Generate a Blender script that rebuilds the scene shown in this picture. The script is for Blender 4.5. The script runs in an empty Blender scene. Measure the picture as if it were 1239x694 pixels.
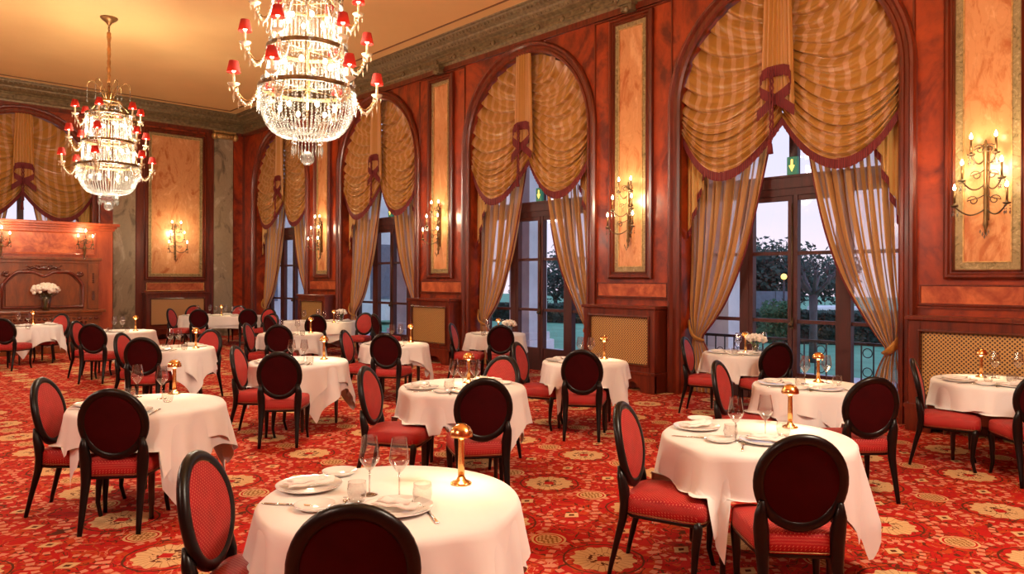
import bpy, math, random
from mathutils import Vector, Matrix
random.seed(7)
PI = math.pi; TAU = 2 * PI
C = bpy.context.scene.collection
S = bpy.context.scene

# ------------------------------------------------------------------ camera
FPX, CX, HY, CAMH, ROLL = 895.0, 619.5, 338.0, 1.72, 0.0035
YAW = math.atan((CX + 221) / FPX)                       # 43.2 deg right of the long wall
cam_d = bpy.data.cameras.new('camera'); cam = bpy.data.objects.new('camera', cam_d); C.objects.link(cam)
cam_d.sensor_fit = 'HORIZONTAL'; cam_d.sensor_width = 36.0; cam_d.lens = 36.0 * FPX / 1239.0
cam_d.shift_y = -(347.0 - HY) / 1239.0; cam_d.clip_start = 0.05; cam_d.clip_end = 400
cam.matrix_world = Matrix.Translation((0, 0, CAMH)) @ Matrix.Rotation(-YAW, 4, 'Z') @ Matrix.Rotation(PI / 2, 4, 'X') @ Matrix.Rotation(ROLL, 4, 'Z')
S.camera = cam
sy, cy = math.sin(YAW), math.cos(YAW)
def at(px, py, z=0.0):
    """the point at height z that the photograph shows at a pixel (used to lay out tables and settings)"""
    dx, dy = px - CX, py - HY
    u, v = dx + ROLL * dy, dy - ROLL * dx
    d = FPX * (CAMH - z) / v; l = u / FPX * d
    return (sy * d + cy * l, cy * d - sy * l)
def atd(px, d):
    l = (px - CX) / FPX * d
    return (sy * d + cy * l, cy * d - sy * l)

# ------------------------------------------------------------------ room numbers
XW, XL, YF, YB = 9.55, -1.8, 22.2, -2.2                 # window wall, opposite wall, fireplace wall, wall behind
ZC, ZK = 6.63, 6.17                                     # ceiling, cornice underside
AY = [4.88 + 4.975 * k for k in range(4)]               # centres of the arched windows
AR, AZ = 1.57, 4.33                                     # arch radius and springing height
XG = 10.05                                               # plane of the glass

# ------------------------------------------------------------------ view, world, lights
vs = S.view_settings
vs.view_transform = 'Standard'; vs.look = 'None'; vs.exposure = 0.55; vs.gamma = 1.0; vs.use_curve_mapping = False
S.cycles.max_bounces = 10; S.cycles.transparent_max_bounces = 16; S.cycles.caustics_reflective = False; S.cycles.caustics_refractive = False
S.cycles.sample_clamp_indirect = 4.0
WARM = (1.0, 0.85, 0.66); WARM2 = (1.0, 0.76, 0.48)
def lamp(name, loc, power, rad=0.1, col=WARM, kind='POINT'):
    d = bpy.data.lights.new(name, kind); d.energy = power; d.color = col; d.shadow_soft_size = rad
    o = bpy.data.objects.new(name, d); o.location = loc; C.objects.link(o); return o
wd = bpy.data.worlds.new('dusk'); S.world = wd; wd.use_nodes = True
nt = wd.node_tree; nt.nodes.clear()
wo = nt.nodes.new('ShaderNodeOutputWorld'); wb = nt.nodes.new('ShaderNodeBackground'); nt.links.new(wb.outputs[0], wo.inputs[0])
tc = nt.nodes.new('ShaderNodeTexCoord'); sp = nt.nodes.new('ShaderNodeSeparateXYZ'); nt.links.new(tc.outputs['Generated'], sp.inputs[0])
mp = nt.nodes.new('ShaderNodeMapping'); mp.inputs['Scale'].default_value = (1, 1, 5); nt.links.new(tc.outputs['Generated'], mp.inputs[0])
nz = nt.nodes.new('ShaderNodeTexNoise'); nz.inputs['Scale'].default_value = 3.0; nz.inputs['Detail'].default_value = 5; nt.links.new(mp.outputs[0], nz.inputs['Vector'])
ad = nt.nodes.new('ShaderNodeMath'); ad.operation = 'MULTIPLY_ADD'; ad.inputs[1].default_value = 0.35; nt.links.new(nz.outputs[0], ad.inputs[0]); nt.links.new(sp.outputs[2], ad.inputs[2])
cr = nt.nodes.new('ShaderNodeValToRGB'); nt.links.new(ad.outputs[0], cr.inputs[0])
cr.color_ramp.elements[0].position = 0.12; cr.color_ramp.elements[0].color = (0.72, 0.62, 0.68, 1)
cr.color_ramp.elements[1].position = 0.75; cr.color_ramp.elements[1].color = (0.36, 0.46, 0.72, 1)
e = cr.color_ramp.elements.new(0.30); e.color = (0.60, 0.58, 0.74, 1)
nt.links.new(cr.outputs[0], wb.inputs[0]); wb.inputs[1].default_value = 1.15
CHX, CHY = 4.0, (7.62, 15.39)
# added fill lamp without a fitting, out of view where the chandelier row would continue
lamp('chandelier_and_fill_light', (CHX, -0.1, 4.0), 520, 0.45)
# the opposite side of the hall: bare fill lamps added to brighten the room
for _y in (2.4, 7.4, 12.4, 17.4): lamp('side_fill_light', (XL + 0.35, _y, 3.2), 150, 0.3)

# ------------------------------------------------------------------ tagging
def tag(o, label=None, cat=None, group=None, kind=None):
    if label: o['label'] = label
    if cat: o['category'] = cat
    if group: o['group'] = group
    if kind: o['kind'] = kind
    return o
def empty(name, loc=(0, 0, 0), rz=0.0):
    o = bpy.data.objects.new(name, None); C.objects.link(o); o.location = loc; o.rotation_euler = (0, 0, rz); o.empty_display_size = 0.1; return o
CH = {}
def kids(o):
    return CH.get(o.name, [])
def reg(o, parent):
    if parent is not None:
        o.parent = parent; CH.setdefault(parent.name, []).append(o)
def copy_tree(o, parent=None, skip=()):
    c = o.copy(); C.objects.link(c); c.parent = None
    if parent is not None: reg(c, parent)
    for ch in kids(o):
        copy_tree(ch, c)
    return c

class MB:
    def __init__(s): s.v = []; s.f = []; s.uv = []; s.sm = []
    def add(s, vs, fs, smooth=True, uvs=None):
        b = len(s.v); s.v.extend(tuple(v) for v in vs)
        for i, f in enumerate(fs):
            s.f.append(tuple(b + k for k in f)); s.sm.append(smooth)
            s.uv.append([uvs[k] for k in f] if uvs else None)
        return s
    def box(s, a, b, smooth=False):
        x0, y0, z0 = [min(p, q) for p, q in zip(a, b)]; x1, y1, z1 = [max(p, q) for p, q in zip(a, b)]
        return s.add([(x0,y0,z0),(x1,y0,z0),(x1,y1,z0),(x0,y1,z0),(x0,y0,z1),(x1,y0,z1),(x1,y1,z1),(x0,y1,z1)],
                     [(3,2,1,0),(4,5,6,7),(0,1,5,4),(1,2,6,5),(2,3,7,6),(3,0,4,7)], smooth)
    def lathe(s, prof, c=(0,0,0), n=24, cap=True, M=None):
        vs = []
        for r, z in prof:
            for i in range(n):
                a = TAU * i / n; vs.append(Vector((r * math.cos(a), r * math.sin(a), z)))
        fs = [(j*n+i, j*n+(i+1)%n, (j+1)*n+(i+1)%n, (j+1)*n+i) for j in range(len(prof)-1) for i in range(n)]
        if cap:
            if prof[0][0] > 1e-5: fs.append(tuple(range(n-1, -1, -1)))
            if prof[-1][0] > 1e-5: fs.append(tuple((len(prof)-1)*n + i for i in range(n)))
        if M: vs = [M @ v for v in vs]
        return s.add([(v[0]+c[0], v[1]+c[1], v[2]+c[2]) for v in vs], fs)
    def tube(s, pts, rad, n=8, closed=False, flat=None, cap=True):
        """flat: (a,b) scale of the cross-section along side/up"""
        P = [Vector(p) for p in pts]; m = len(P); vs = []
        R = rad if isinstance(rad, (list, tuple)) else [rad] * m
        prev = None
        for i, p in enumerate(P):
            if closed: t = P[(i+1) % m] - P[i-1]
            else: t = P[min(i+1, m-1)] - P[max(i-1, 0)]
            if t.length < 1e-9: t = Vector((0,0,1))
            t.normalize()
            if prev is None:
                up = Vector((0,0,1)) if abs(t.z) < 0.9 else Vector((0,1,0))
                a = t.cross(up).normalized()
            else:
                a = prev - t * prev.dot(t); a.normalize()
            prev = a; b = t.cross(a)
            for k in range(n):
                w = TAU * k / n; ca, sb = math.cos(w) * R[i], math.sin(w) * R[i]
                if flat: ca *= flat[0]; sb *= flat[1]
                vs.append(p + a * ca + b * sb)
        mm = m if closed else m - 1
        fs = [(i*n+k, i*n+(k+1)%n, ((i+1)%m)*n+(k+1)%n, ((i+1)%m)*n+k) for i in range(mm) for k in range(n)]
        if cap and not closed: fs += [tuple(range(n-1,-1,-1)), tuple((m-1)*n+k for k in range(n))]
        return s.add(vs, fs)
    def grid(s, fn, nu, nv, smooth=True, closeu=False):
        vs = []; uvs = []
        for j in range(nv + 1):
            for i in range(nu + (0 if closeu else 1)):
                r = fn(i / nu, j / nv)
                vs.append(r[:3]); uvs.append(r[3:5] if len(r) > 3 else (i / nu, j / nv))
        w = nu if closeu else nu + 1
        fs = [(j*w+i, j*w+(i+1) % w, (j+1)*w+(i+1) % w, (j+1)*w+i) for j in range(nv) for i in range(nu)]
        return s.add(vs, fs, smooth, uvs)
    def gem(s, c, r, h=None, n=4, rot=0.0):
        h = h or r; x, y, z = c
        vs = [(x, y, z + h)] + [(x + r * math.cos(TAU*k/n+rot), y + r * math.sin(TAU*k/n+rot), z) for k in range(n)] + [(x, y, z - h)]
        fs = [(0, 1+k, 1+(k+1)%n) for k in range(n)] + [(n+1, 1+(k+1)%n, 1+k) for k in range(n)]
        return s.add(vs, fs, False)
    def ball(s, c, r, n=12, m=8, sc=(1,1,1)):
        vs = [(c[0]+r*sc[0]*math.sin(PI*j/m)*math.cos(TAU*i/n), c[1]+r*sc[1]*math.sin(PI*j/m)*math.sin(TAU*i/n), c[2]+r*sc[2]*math.cos(PI*j/m)) for j in range(1, m) for i in range(n)]
        fs = [(j*n+i, (j+1)*n+i, (j+1)*n+(i+1)%n, j*n+(i+1)%n) for j in range(m-2) for i in range(n)]
        b = len(vs); vs += [(c[0],c[1],c[2]+r*sc[2]), (c[0],c[1],c[2]-r*sc[2])]
        fs += [(b, i, (i+1)%n) for i in range(n)] + [(b+1, (m-2)*n+(i+1)%n, (m-2)*n+i) for i in range(n)]
        return s.add(vs, fs)
    def xf(s, M, start=0):
        s.v[start:] = [tuple(M @ Vector(v)) for v in s.v[start:]]; return s
    def build(s, name, m, parent=None, solid=0.0, bevel=0.0, kind=None, sub=0):
        me = bpy.data.meshes.new(name); me.from_pydata(s.v, [], s.f)
        if any(u for u in s.uv):
            l = me.uv_layers.new(name='UVMap'); i = 0
            for f, u in zip(s.f, s.uv):
                for k in range(len(f)):
                    l.data[i].uv = u[k] if u else (0, 0); i += 1
        me.polygons.foreach_set('use_smooth', s.sm); me.materials.append(m); me.update()
        o = bpy.data.objects.new(name, me); C.objects.link(o)
        if parent is not None: reg(o, parent)
        if bevel:
            b = o.modifiers.new('bevel', 'BEVEL'); b.width = bevel; b.segments = 2; b.limit_method = 'ANGLE'; b.angle_limit = 0.7
        if solid:
            b = o.modifiers.new('solid', 'SOLIDIFY'); b.thickness = solid; b.offset = 0
        if sub:
            b = o.modifiers.new('sub', 'SUBSURF'); b.levels = sub; b.render_levels = sub
        if kind: o['kind'] = kind
        return o

# ------------------------------------------------------------------ materials
class N:
    """a socket with arithmetic, for procedural patterns"""
    def __init__(s, t, k): s.t = t; s.k = k
    def op(s, o, b=None, c=None):
        n = s.t.nodes.new('ShaderNodeMath'); n.operation = o
        for i, q in enumerate((s, b, c)):
            if q is None: continue
            if isinstance(q, N): s.t.links.new(q.k, n.inputs[i])
            else: n.inputs[i].default_value = q
        return N(s.t, n.outputs[0])
    def __add__(s, b): return s.op('ADD', b)
    def __sub__(s, b): return s.op('SUBTRACT', b)
    def __mul__(s, b): return s.op('MULTIPLY', b)
    def __truediv__(s, b): return s.op('DIVIDE', b)
    def lt(s, b): return s.op('LESS_THAN', b)
    def gt(s, b): return s.op('GREATER_THAN', b)
    def abs(s): return s.op('ABSOLUTE')
    def sin(s): return s.op('SINE')
    def floor(s): return s.op('FLOOR')
    def mod(s, b): return s.op('FLOORED_MODULO', b)
    def max(s, b): return s.op('MAXIMUM', b)
    def min(s, b): return s.op('MINIMUM', b)
    def sqrt(s): return s.op('SQRT')
    def atan2(s, b): return s.op('ARCTAN2', b)
def mat(name):
    m = bpy.data.materials.new(name); m.use_nodes = True; t = m.node_tree
    return m, t, t.nodes['Principled BSDF']
def col4(c): return (c[0], c[1], c[2], 1)
def coord(t, which='Object', scale=(1,1,1), rot=(0,0,0)):
    tc = t.nodes.new('ShaderNodeTexCoord'); mp = t.nodes.new('ShaderNodeMapping')
    mp.inputs['Scale'].default_value = scale; mp.inputs['Rotation'].default_value = rot
    t.links.new(tc.outputs[which], mp.inputs[0]); return mp.outputs[0]
def noise(t, vec, scale, detail=3, dist=0.0, rough=0.5):
    n = t.nodes.new('ShaderNodeTexNoise'); n.inputs['Scale'].default_value = scale; n.inputs['Detail'].default_value = detail
    n.inputs['Distortion'].default_value = dist; n.inputs['Roughness'].default_value = rough
    t.links.new(vec, n.inputs['Vector']); return N(t, n.outputs[0])
def ramp(t, fac, stops):
    r = t.nodes.new('ShaderNodeValToRGB'); t.links.new(fac.k, r.inputs[0]); el = r.color_ramp.elements
    el[0].position, el[0].color = stops[0][0], col4(stops[0][1]); el[1].position, el[1].color = stops[-1][0], col4(stops[-1][1])
    for p, c in stops[1:-1]:
        e = el.new(p); e.color = col4(c)
    return r.outputs[0]
def mix(t, fac, a, b):
    n = t.nodes.new('ShaderNodeMix'); n.data_type = 'RGBA'
    if isinstance(fac, N): t.links.new(fac.k, n.inputs[0])
    else: n.inputs[0].default_value = fac
    for i, q in ((6, a), (7, b)):
        if isinstance(q, tuple): n.inputs[i].default_value = col4(q)
        else: t.links.new(q, n.inputs[i])
    return n.outputs[2]
def bump(t, bs, h, strength=0.3, dist=0.01):
    b = t.nodes.new('ShaderNodeBump'); b.inputs['Strength'].default_value = strength; b.inputs['Distance'].default_value = dist
    t.links.new(h.k, b.inputs['Height']); t.links.new(b.outputs[0], bs.inputs['Normal'])
def plain(name, c, rough=0.5, metal=0.0, vary=0.12, scale=8.0, coat=0.0, spec=0.5):
    m, t, b = mat(name)
    n = noise(t, coord(t), scale, 4)
    k = ramp(t, n, [(0.3, tuple(x * (1 - vary) for x in c)), (0.7, tuple(min(1, x * (1 + vary)) for x in c))])
    t.links.new(k, b.inputs['Base Color']); b.inputs['Roughness'].default_value = rough; b.inputs['Metallic'].default_value = metal
    b.inputs['Coat Weight'].default_value = coat; b.inputs['Specular IOR Level'].default_value = spec
    return m
def wood(name, dark, light, scale=(1,1,1), rough=0.3, dist=1.5, sc=2.2, coat=0.3, contrast=(0.3, 0.7)):
    m, t, b = mat(name)
    v = coord(t, 'Object', scale)
    n = noise(t, v, sc, 5, dist, 0.6); fine = noise(t, v, sc * 9, 3, 0.4)
    f = n * 0.8 + fine * 0.2
    k = ramp(t, f, [(contrast[0], dark), (0.5, tuple((a + c) / 2 for a, c in zip(dark, light))), (contrast[1], light)])
    t.links.new(k, b.inputs['Base Color']); b.inputs['Roughness'].default_value = rough
    b.inputs['Coat Weight'].default_value = coat; b.inputs['Coat Roughness'].default_value = 0.15
    return m
def marble(name, base, dark, light, scale=(1,1,1), sc=1.3, rough=0.25, dist=2.5, veins=0.12):
    m, t, b = mat(name)
    v = coord(t, 'Object', scale, (0.5, 0.3, 0.2))
    n = noise(t, v, sc, 8, dist, 0.62); n2 = noise(t, v, sc * 2.7, 6, dist * 0.7)
    vein = (n2 - 0.5).abs() * 22.0
    k = ramp(t, n, [(0.36, dark), (0.46, base), (0.55, base), (0.64, light)])
    k = mix(t, (vein * 1.0).min(1.0) * veins + (1.0 - veins), tuple(x * 0.75 for x in dark), k)
    t.links.new(k, b.inputs['Base Color']); b.inputs['Roughness'].default_value = rough
    return m
M = {}
M['burl'] = wood('burl_veneer', (0.105, 0.007, 0.0015), (0.40, 0.050, 0.007), (1, 1, 0.75), 0.34, 2.0, 1.3, 0.2, (0.38, 0.64))
M['burl_light'] = wood('light_burl_veneer', (0.30, 0.045, 0.012), (0.62, 0.16, 0.05), (1, 1, 1), 0.34, 2.0, 1.8, 0.2, (0.38, 0.62))
M['frame'] = wood('mahogany_moulding', (0.055, 0.006, 0.002), (0.20, 0.026, 0.006), (6, 6, 0.6), 0.3, 0.6, 2.0, 0.22)
M['frame_dark'] = wood('dark_mahogany', (0.045, 0.008, 0.004), (0.13, 0.022, 0.008), (6, 6, 0.6), 0.25, 0.6, 2.0, 0.4)
M['carved'] = wood('carved_oak', (0.10, 0.024, 0.004), (0.28, 0.066, 0.010), (4, 4, 1), 0.3, 0.8, 2.0, 0.4)
M['breast'] = wood('chimney_veneer', (0.24, 0.032, 0.008), (0.48, 0.09, 0.022), (3, 3, 0.5), 0.34, 0.8, 1.6, 0.2)
M['window_wood'] = wood('window_mahogany', (0.030, 0.006, 0.005), (0.085, 0.014, 0.011), (5, 5, 0.6), 0.55, 0.5, 2.0, 0.0)
M['peach'] = marble('peach_marble', (0.62, 0.285, 0.115), (0.44, 0.14, 0.045), (0.74, 0.40, 0.19), (1.6, 1.6, 0.7), 1.6, 0.25, 1.3, 0.22)
M['olive'] = marble('olive_marble_border', (0.30, 0.22, 0.10), (0.16, 0.12, 0.05), (0.45, 0.34, 0.17), (1, 1, 1), 9.0, 0.25)
M['grey_marble'] = marble('grey_green_marble', (0.33, 0.26, 0.17), (0.15, 0.12, 0.08), (0.50, 0.42, 0.30), (1.3, 1.3, 0.8), 1.5, 0.22, 0.9)
M['cornice'] = plain('bronzed_plaster', (0.19, 0.135, 0.06), 0.45, 0.25, 0.35, 14)
M['ceiling'] = plain('amber_ceiling_paint', (0.78, 0.50, 0.20), 0.7, 0, 0.05, 0.6)
M['groove'] = plain('ceiling_line', (0.20, 0.09, 0.03), 0.6)
M['gilt'] = plain('gilded_plaster', (0.55, 0.34, 0.12), 0.35, 0.6, 0.3, 20)
M['ebony'] = plain('ebonised_wood', (0.004, 0.002, 0.002), 0.32, 0, 0.4, 6, coat=0.0, spec=0.3)
M['maroon'] = plain('maroon_velvet', (0.038, 0.0012, 0.002), 0.8, 0, 0.25, 5, spec=0.1)
M['linen'] = plain('white_linen', (0.78, 0.76, 0.73), 0.8, 0, 0.03, 3, spec=0.2)
M['linen_under'] = plain('white_linen_under', (0.74, 0.72, 0.70), 0.8, 0, 0.03, 3, spec=0.2)
M['napkin'] = plain('white_napkin', (0.82, 0.78, 0.73), 0.8, 0, 0.03, 6, spec=0.2)
M['china'] = plain('white_china', (0.80, 0.77, 0.73), 0.12, 0, 0.02, 3, coat=0.5)
M['steel'] = plain('polished_cutlery', (0.75, 0.70, 0.64), 0.15, 1.0, 0.05, 6)
M['copper'] = plain('brushed_copper', (0.80, 0.44, 0.16), 0.22, 1.0, 0.08, 12)
M['bronze'] = plain('aged_bronze', (0.30, 0.17, 0.06), 0.35, 0.8, 0.3, 14)
M['antique'] = plain('antique_bronze', (0.15, 0.085, 0.03), 0.4, 0.7, 0.3, 14)
M['cream_glass'] = plain('cream_glass_beads', (0.72, 0.62, 0.42), 0.15, 0, 0.08, 20, coat=0.5)
M['iron'] = plain('dark_iron', (0.10, 0.065, 0.03), 0.4, 0.6, 0.3, 10)
M['candle'] = plain('ivory_candle_tube', (0.80, 0.66, 0.40), 0.4, 0, 0.05, 10)
M['table_wood'] = plain('dark_table_wood', (0.03, 0.012, 0.008), 0.35, 0, 0.3, 6)
M['petal'] = plain('white_petals', (0.86, 0.82, 0.72), 0.6, 0, 0.08, 40)
M['leaf'] = plain('green_stems', (0.12, 0.20, 0.05), 0.5, 0, 0.3, 20)
M['cane'] = None
def cane(name, sc, hole, strand, rnd=0.30):
    m, t, b = mat(name); tc = t.nodes.new('ShaderNodeTexCoord'); s3 = t.nodes.new('ShaderNodeSeparateXYZ'); t.links.new(tc.outputs['UV'], s3.inputs[0])
    u, v = N(t, s3.outputs[0]) * sc, N(t, s3.outputs[1]) * sc
    p, q = (u + v), (u - v)
    d1 = (p.mod(1.0) - 0.5); d2 = (q.mod(1.0) - 0.5)
    d = (d1 * d1 + d2 * d2).sqrt()
    t.links.new(mix(t, d.lt(rnd), strand, hole), b.inputs['Base Color']); b.inputs['Roughness'].default_value = 0.45
    bump(t, b, d, 0.6, 0.004)
    return m
M['cane'] = cane('brass_lattice', 22, (0.06, 0.02, 0.008), (0.52, 0.30, 0.09), 0.33)
M['cane_far'] = cane('woven_cane', 30, (0.34, 0.16, 0.06), (0.50, 0.27, 0.10), 0.25)

def fabric_dots(name, base, dot, sc):
    m, t, b = mat(name); tc = t.nodes.new('ShaderNodeTexCoord'); s3 = t.nodes.new('ShaderNodeSeparateXYZ'); t.links.new(tc.outputs['UV'], s3.inputs[0])
    u, v = N(t, s3.outputs[0]) * sc, N(t, s3.outputs[1]) * sc
    d1 = (u + v).mod(1.0) - 0.5; d2 = (u - v).mod(1.0) - 0.5
    d = (d1 * d1 + d2 * d2).sqrt()
    n = noise(t, tc.outputs['UV'], 12, 3)
    k = ramp(t, n, [(0.3, tuple(x * 0.8 for x in base)), (0.7, tuple(x * 1.15 for x in base))])
    t.links.new(mix(t, d.lt(0.21), k, dot), b.inputs['Base Color']); b.inputs['Roughness'].default_value = 0.6
    b.inputs['Specular IOR Level'].default_value = 0.3; b.inputs['Sheen Weight'].default_value = 0.12; b.inputs['Sheen Tint'].default_value = (1, 0.25, 0.2, 1)
    return m
M['seat_fab'] = fabric_dots('red_dotted_upholstery', (0.34, 0.008, 0.012), (0.56, 0.15, 0.09), 50)

def stripes(name, a, b_, c, per, trans=0.25, rough=0.45, sheer=0.0):
    m, t, b = mat(name); tc = t.nodes.new('ShaderNodeTexCoord'); s3 = t.nodes.new('ShaderNodeSeparateXYZ'); t.links.new(tc.outputs['UV'], s3.inputs[0])
    u = N(t, s3.outputs[0]) * (1.0 / per)
    w = u.mod(1.0)
    k = mix(t, ((w - 0.60) * 14.0).max(0.0).min(1.0), a, b_)
    n = noise(t, coord(t, 'UV', (40, 3, 1)), 6, 3)
    k = mix(t, (n - 0.35).max(0.0), k, tuple(min(1, x * 1.35) for x in a))
    t.links.new(k, b.inputs['Base Color']); b.inputs['Roughness'].default_value = rough; b.inputs['Sheen Weight'].default_value = 0.3
    b.inputs['Sheen Tint'].default_value = (1.0, 0.75, 0.4, 1)
    tr = t.nodes.new('ShaderNodeBsdfTranslucent'); t.links.new(k, tr.inputs[0])
    ms = t.nodes.new('ShaderNodeMixShader'); ms.inputs[0].default_value = trans
    t.links.new(b.outputs[0], ms.inputs[1]); t.links.new(tr.outputs[0], ms.inputs[2])
    out = t.nodes['Material Output']; last = ms.outputs[0]
    if sheer:
        tp = t.nodes.new('ShaderNodeBsdfTransparent'); m2 = t.nodes.new('ShaderNodeMixShader')
        fac = w.gt(0.62) * sheer; t.links.new(fac.k, m2.inputs[0]); t.links.new(last, m2.inputs[1]); t.links.new(tp.outputs[0], m2.inputs[2]); last = m2.outputs[0]
    t.links.new(last, out.inputs[0])
    return m
M['swag'] = stripes('striped_gold_silk', (0.36, 0.165, 0.026), (0.50, 0.275, 0.14), (0.36, 0.165, 0.026), 0.20, 0.0, rough=0.28)
M['jabot'] = stripes('gold_silk_tail', (0.50, 0.235, 0.045), (0.60, 0.33, 0.14), (0.46, 0.20, 0.05), 0.11, 0.12)
M['drape'] = stripes('striped_silk_drape', (0.62, 0.32, 0.10), (0.68, 0.52, 0.50), (0.44, 0.19, 0.07), 0.17, 0.42, sheer=0.45)
M['tail_silk'] = stripes('golden_side_tail', (0.62, 0.34, 0.07), (0.66, 0.44, 0.14), (0.40, 0.18, 0.04), 0.09, 0.15)
def fringe_mat():
    m, t, b = mat('crimson_bullion_fringe'); tc = t.nodes.new('ShaderNodeTexCoord'); s3 = t.nodes.new('ShaderNodeSeparateXYZ'); t.links.new(tc.outputs['UV'], s3.inputs[0])
    w = (N(t, s3.outputs[0]) * 260.0).sin() * 0.5 + 0.5
    t.links.new(mix(t, w, (0.06, 0.002, 0.003), (0.21, 0.008, 0.008)), b.inputs['Base Color']); b.inputs['Roughness'].default_value = 0.7
    return m
M['fringe'] = fringe_mat()
def glow(name, c, power):
    m, t, b = mat(name); b.inputs['Base Color'].default_value = col4(c); b.inputs['Emission Color'].default_value = col4(c); b.inputs['Emission Strength'].default_value = power
    return m
M['bulb'] = glow('lit_bulb', (1.0, 0.80, 0.50), 28)
M['lampglow'] = glow('lit_diffuser', (1.0, 0.72, 0.42), 9)
def shade_mat():
    m, t, b = mat('red_silk_lampshade'); b.inputs['Base Color'].default_value = (0.40, 0.035, 0.025, 1); b.inputs['Roughness'].default_value = 0.8
    tr = t.nodes.new('ShaderNodeBsdfTranslucent'); tr.inputs[0].default_value = (0.75, 0.10, 0.06, 1)
    ms = t.nodes.new('ShaderNodeMixShader'); ms.inputs[0].default_value = 0.4
    t.links.new(b.outputs[0], ms.inputs[1]); t.links.new(tr.outputs[0], ms.inputs[2]); t.links.new(ms.outputs[0], t.nodes['Material Output'].inputs[0])
    return m
M['shade'] = shade_mat()
def crystal():
    m, t, b = mat('cut_crystal'); b.inputs['Base Color'].default_value = (0.20, 0.19, 0.165, 1); b.inputs['Roughness'].default_value = 0.05
    b.inputs['Specular IOR Level'].default_value = 1.0; b.inputs['Coat Weight'].default_value = 0.5
    tr = t.nodes.new('ShaderNodeBsdfTranslucent'); tr.inputs[0].default_value = (0.3, 0.28, 0.25, 1)
    ms = t.nodes.new('ShaderNodeMixShader'); ms.inputs[0].default_value = 0.25
    t.links.new(b.outputs[0], ms.inputs[1]); t.links.new(tr.outputs[0], ms.inputs[2])
    tp = t.nodes.new('ShaderNodeBsdfTransparent'); m2 = t.nodes.new('ShaderNodeMixShader'); m2.inputs[0].default_value = 0.45
    t.links.new(ms.outputs[0], m2.inputs[1]); t.links.new(tp.outputs[0], m2.inputs[2]); t.links.new(m2.outputs[0], t.nodes['Material Output'].inputs[0])
    return m
M['crystal'] = crystal()
def thin_glass(name, tint=(0.97, 0.97, 0.97), refl=1.0):
    m, t, b = mat(name); t.nodes.remove(b)
    tp = t.nodes.new('ShaderNodeBsdfTransparent'); tp.inputs[0].default_value = col4(tint)
    gl = t.nodes.new('ShaderNodeBsdfGlossy'); gl.inputs['Roughness'].default_value = 0.02
    fr = t.nodes.new('ShaderNodeLayerWeight'); fr.inputs[0].default_value = 0.5
    w = N(t, fr.outputs[1]); k = (w * w * w * 0.55 + 0.035) * refl
    ms = t.nodes.new('ShaderNodeMixShader'); t.links.new(k.min(1.0).k, ms.inputs[0]); t.links.new(tp.outputs[0], ms.inputs[1]); t.links.new(gl.outputs[0], ms.inputs[2])
    t.links.new(ms.outputs[0], t.nodes['Material Output'].inputs[0]); return m
M['glass'] = thin_glass('window_glass', (0.90, 0.90, 0.93), 1.0)
M['wineglass'] = thin_glass('drinking_glass', (0.86, 0.85, 0.84), 3.6)
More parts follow.
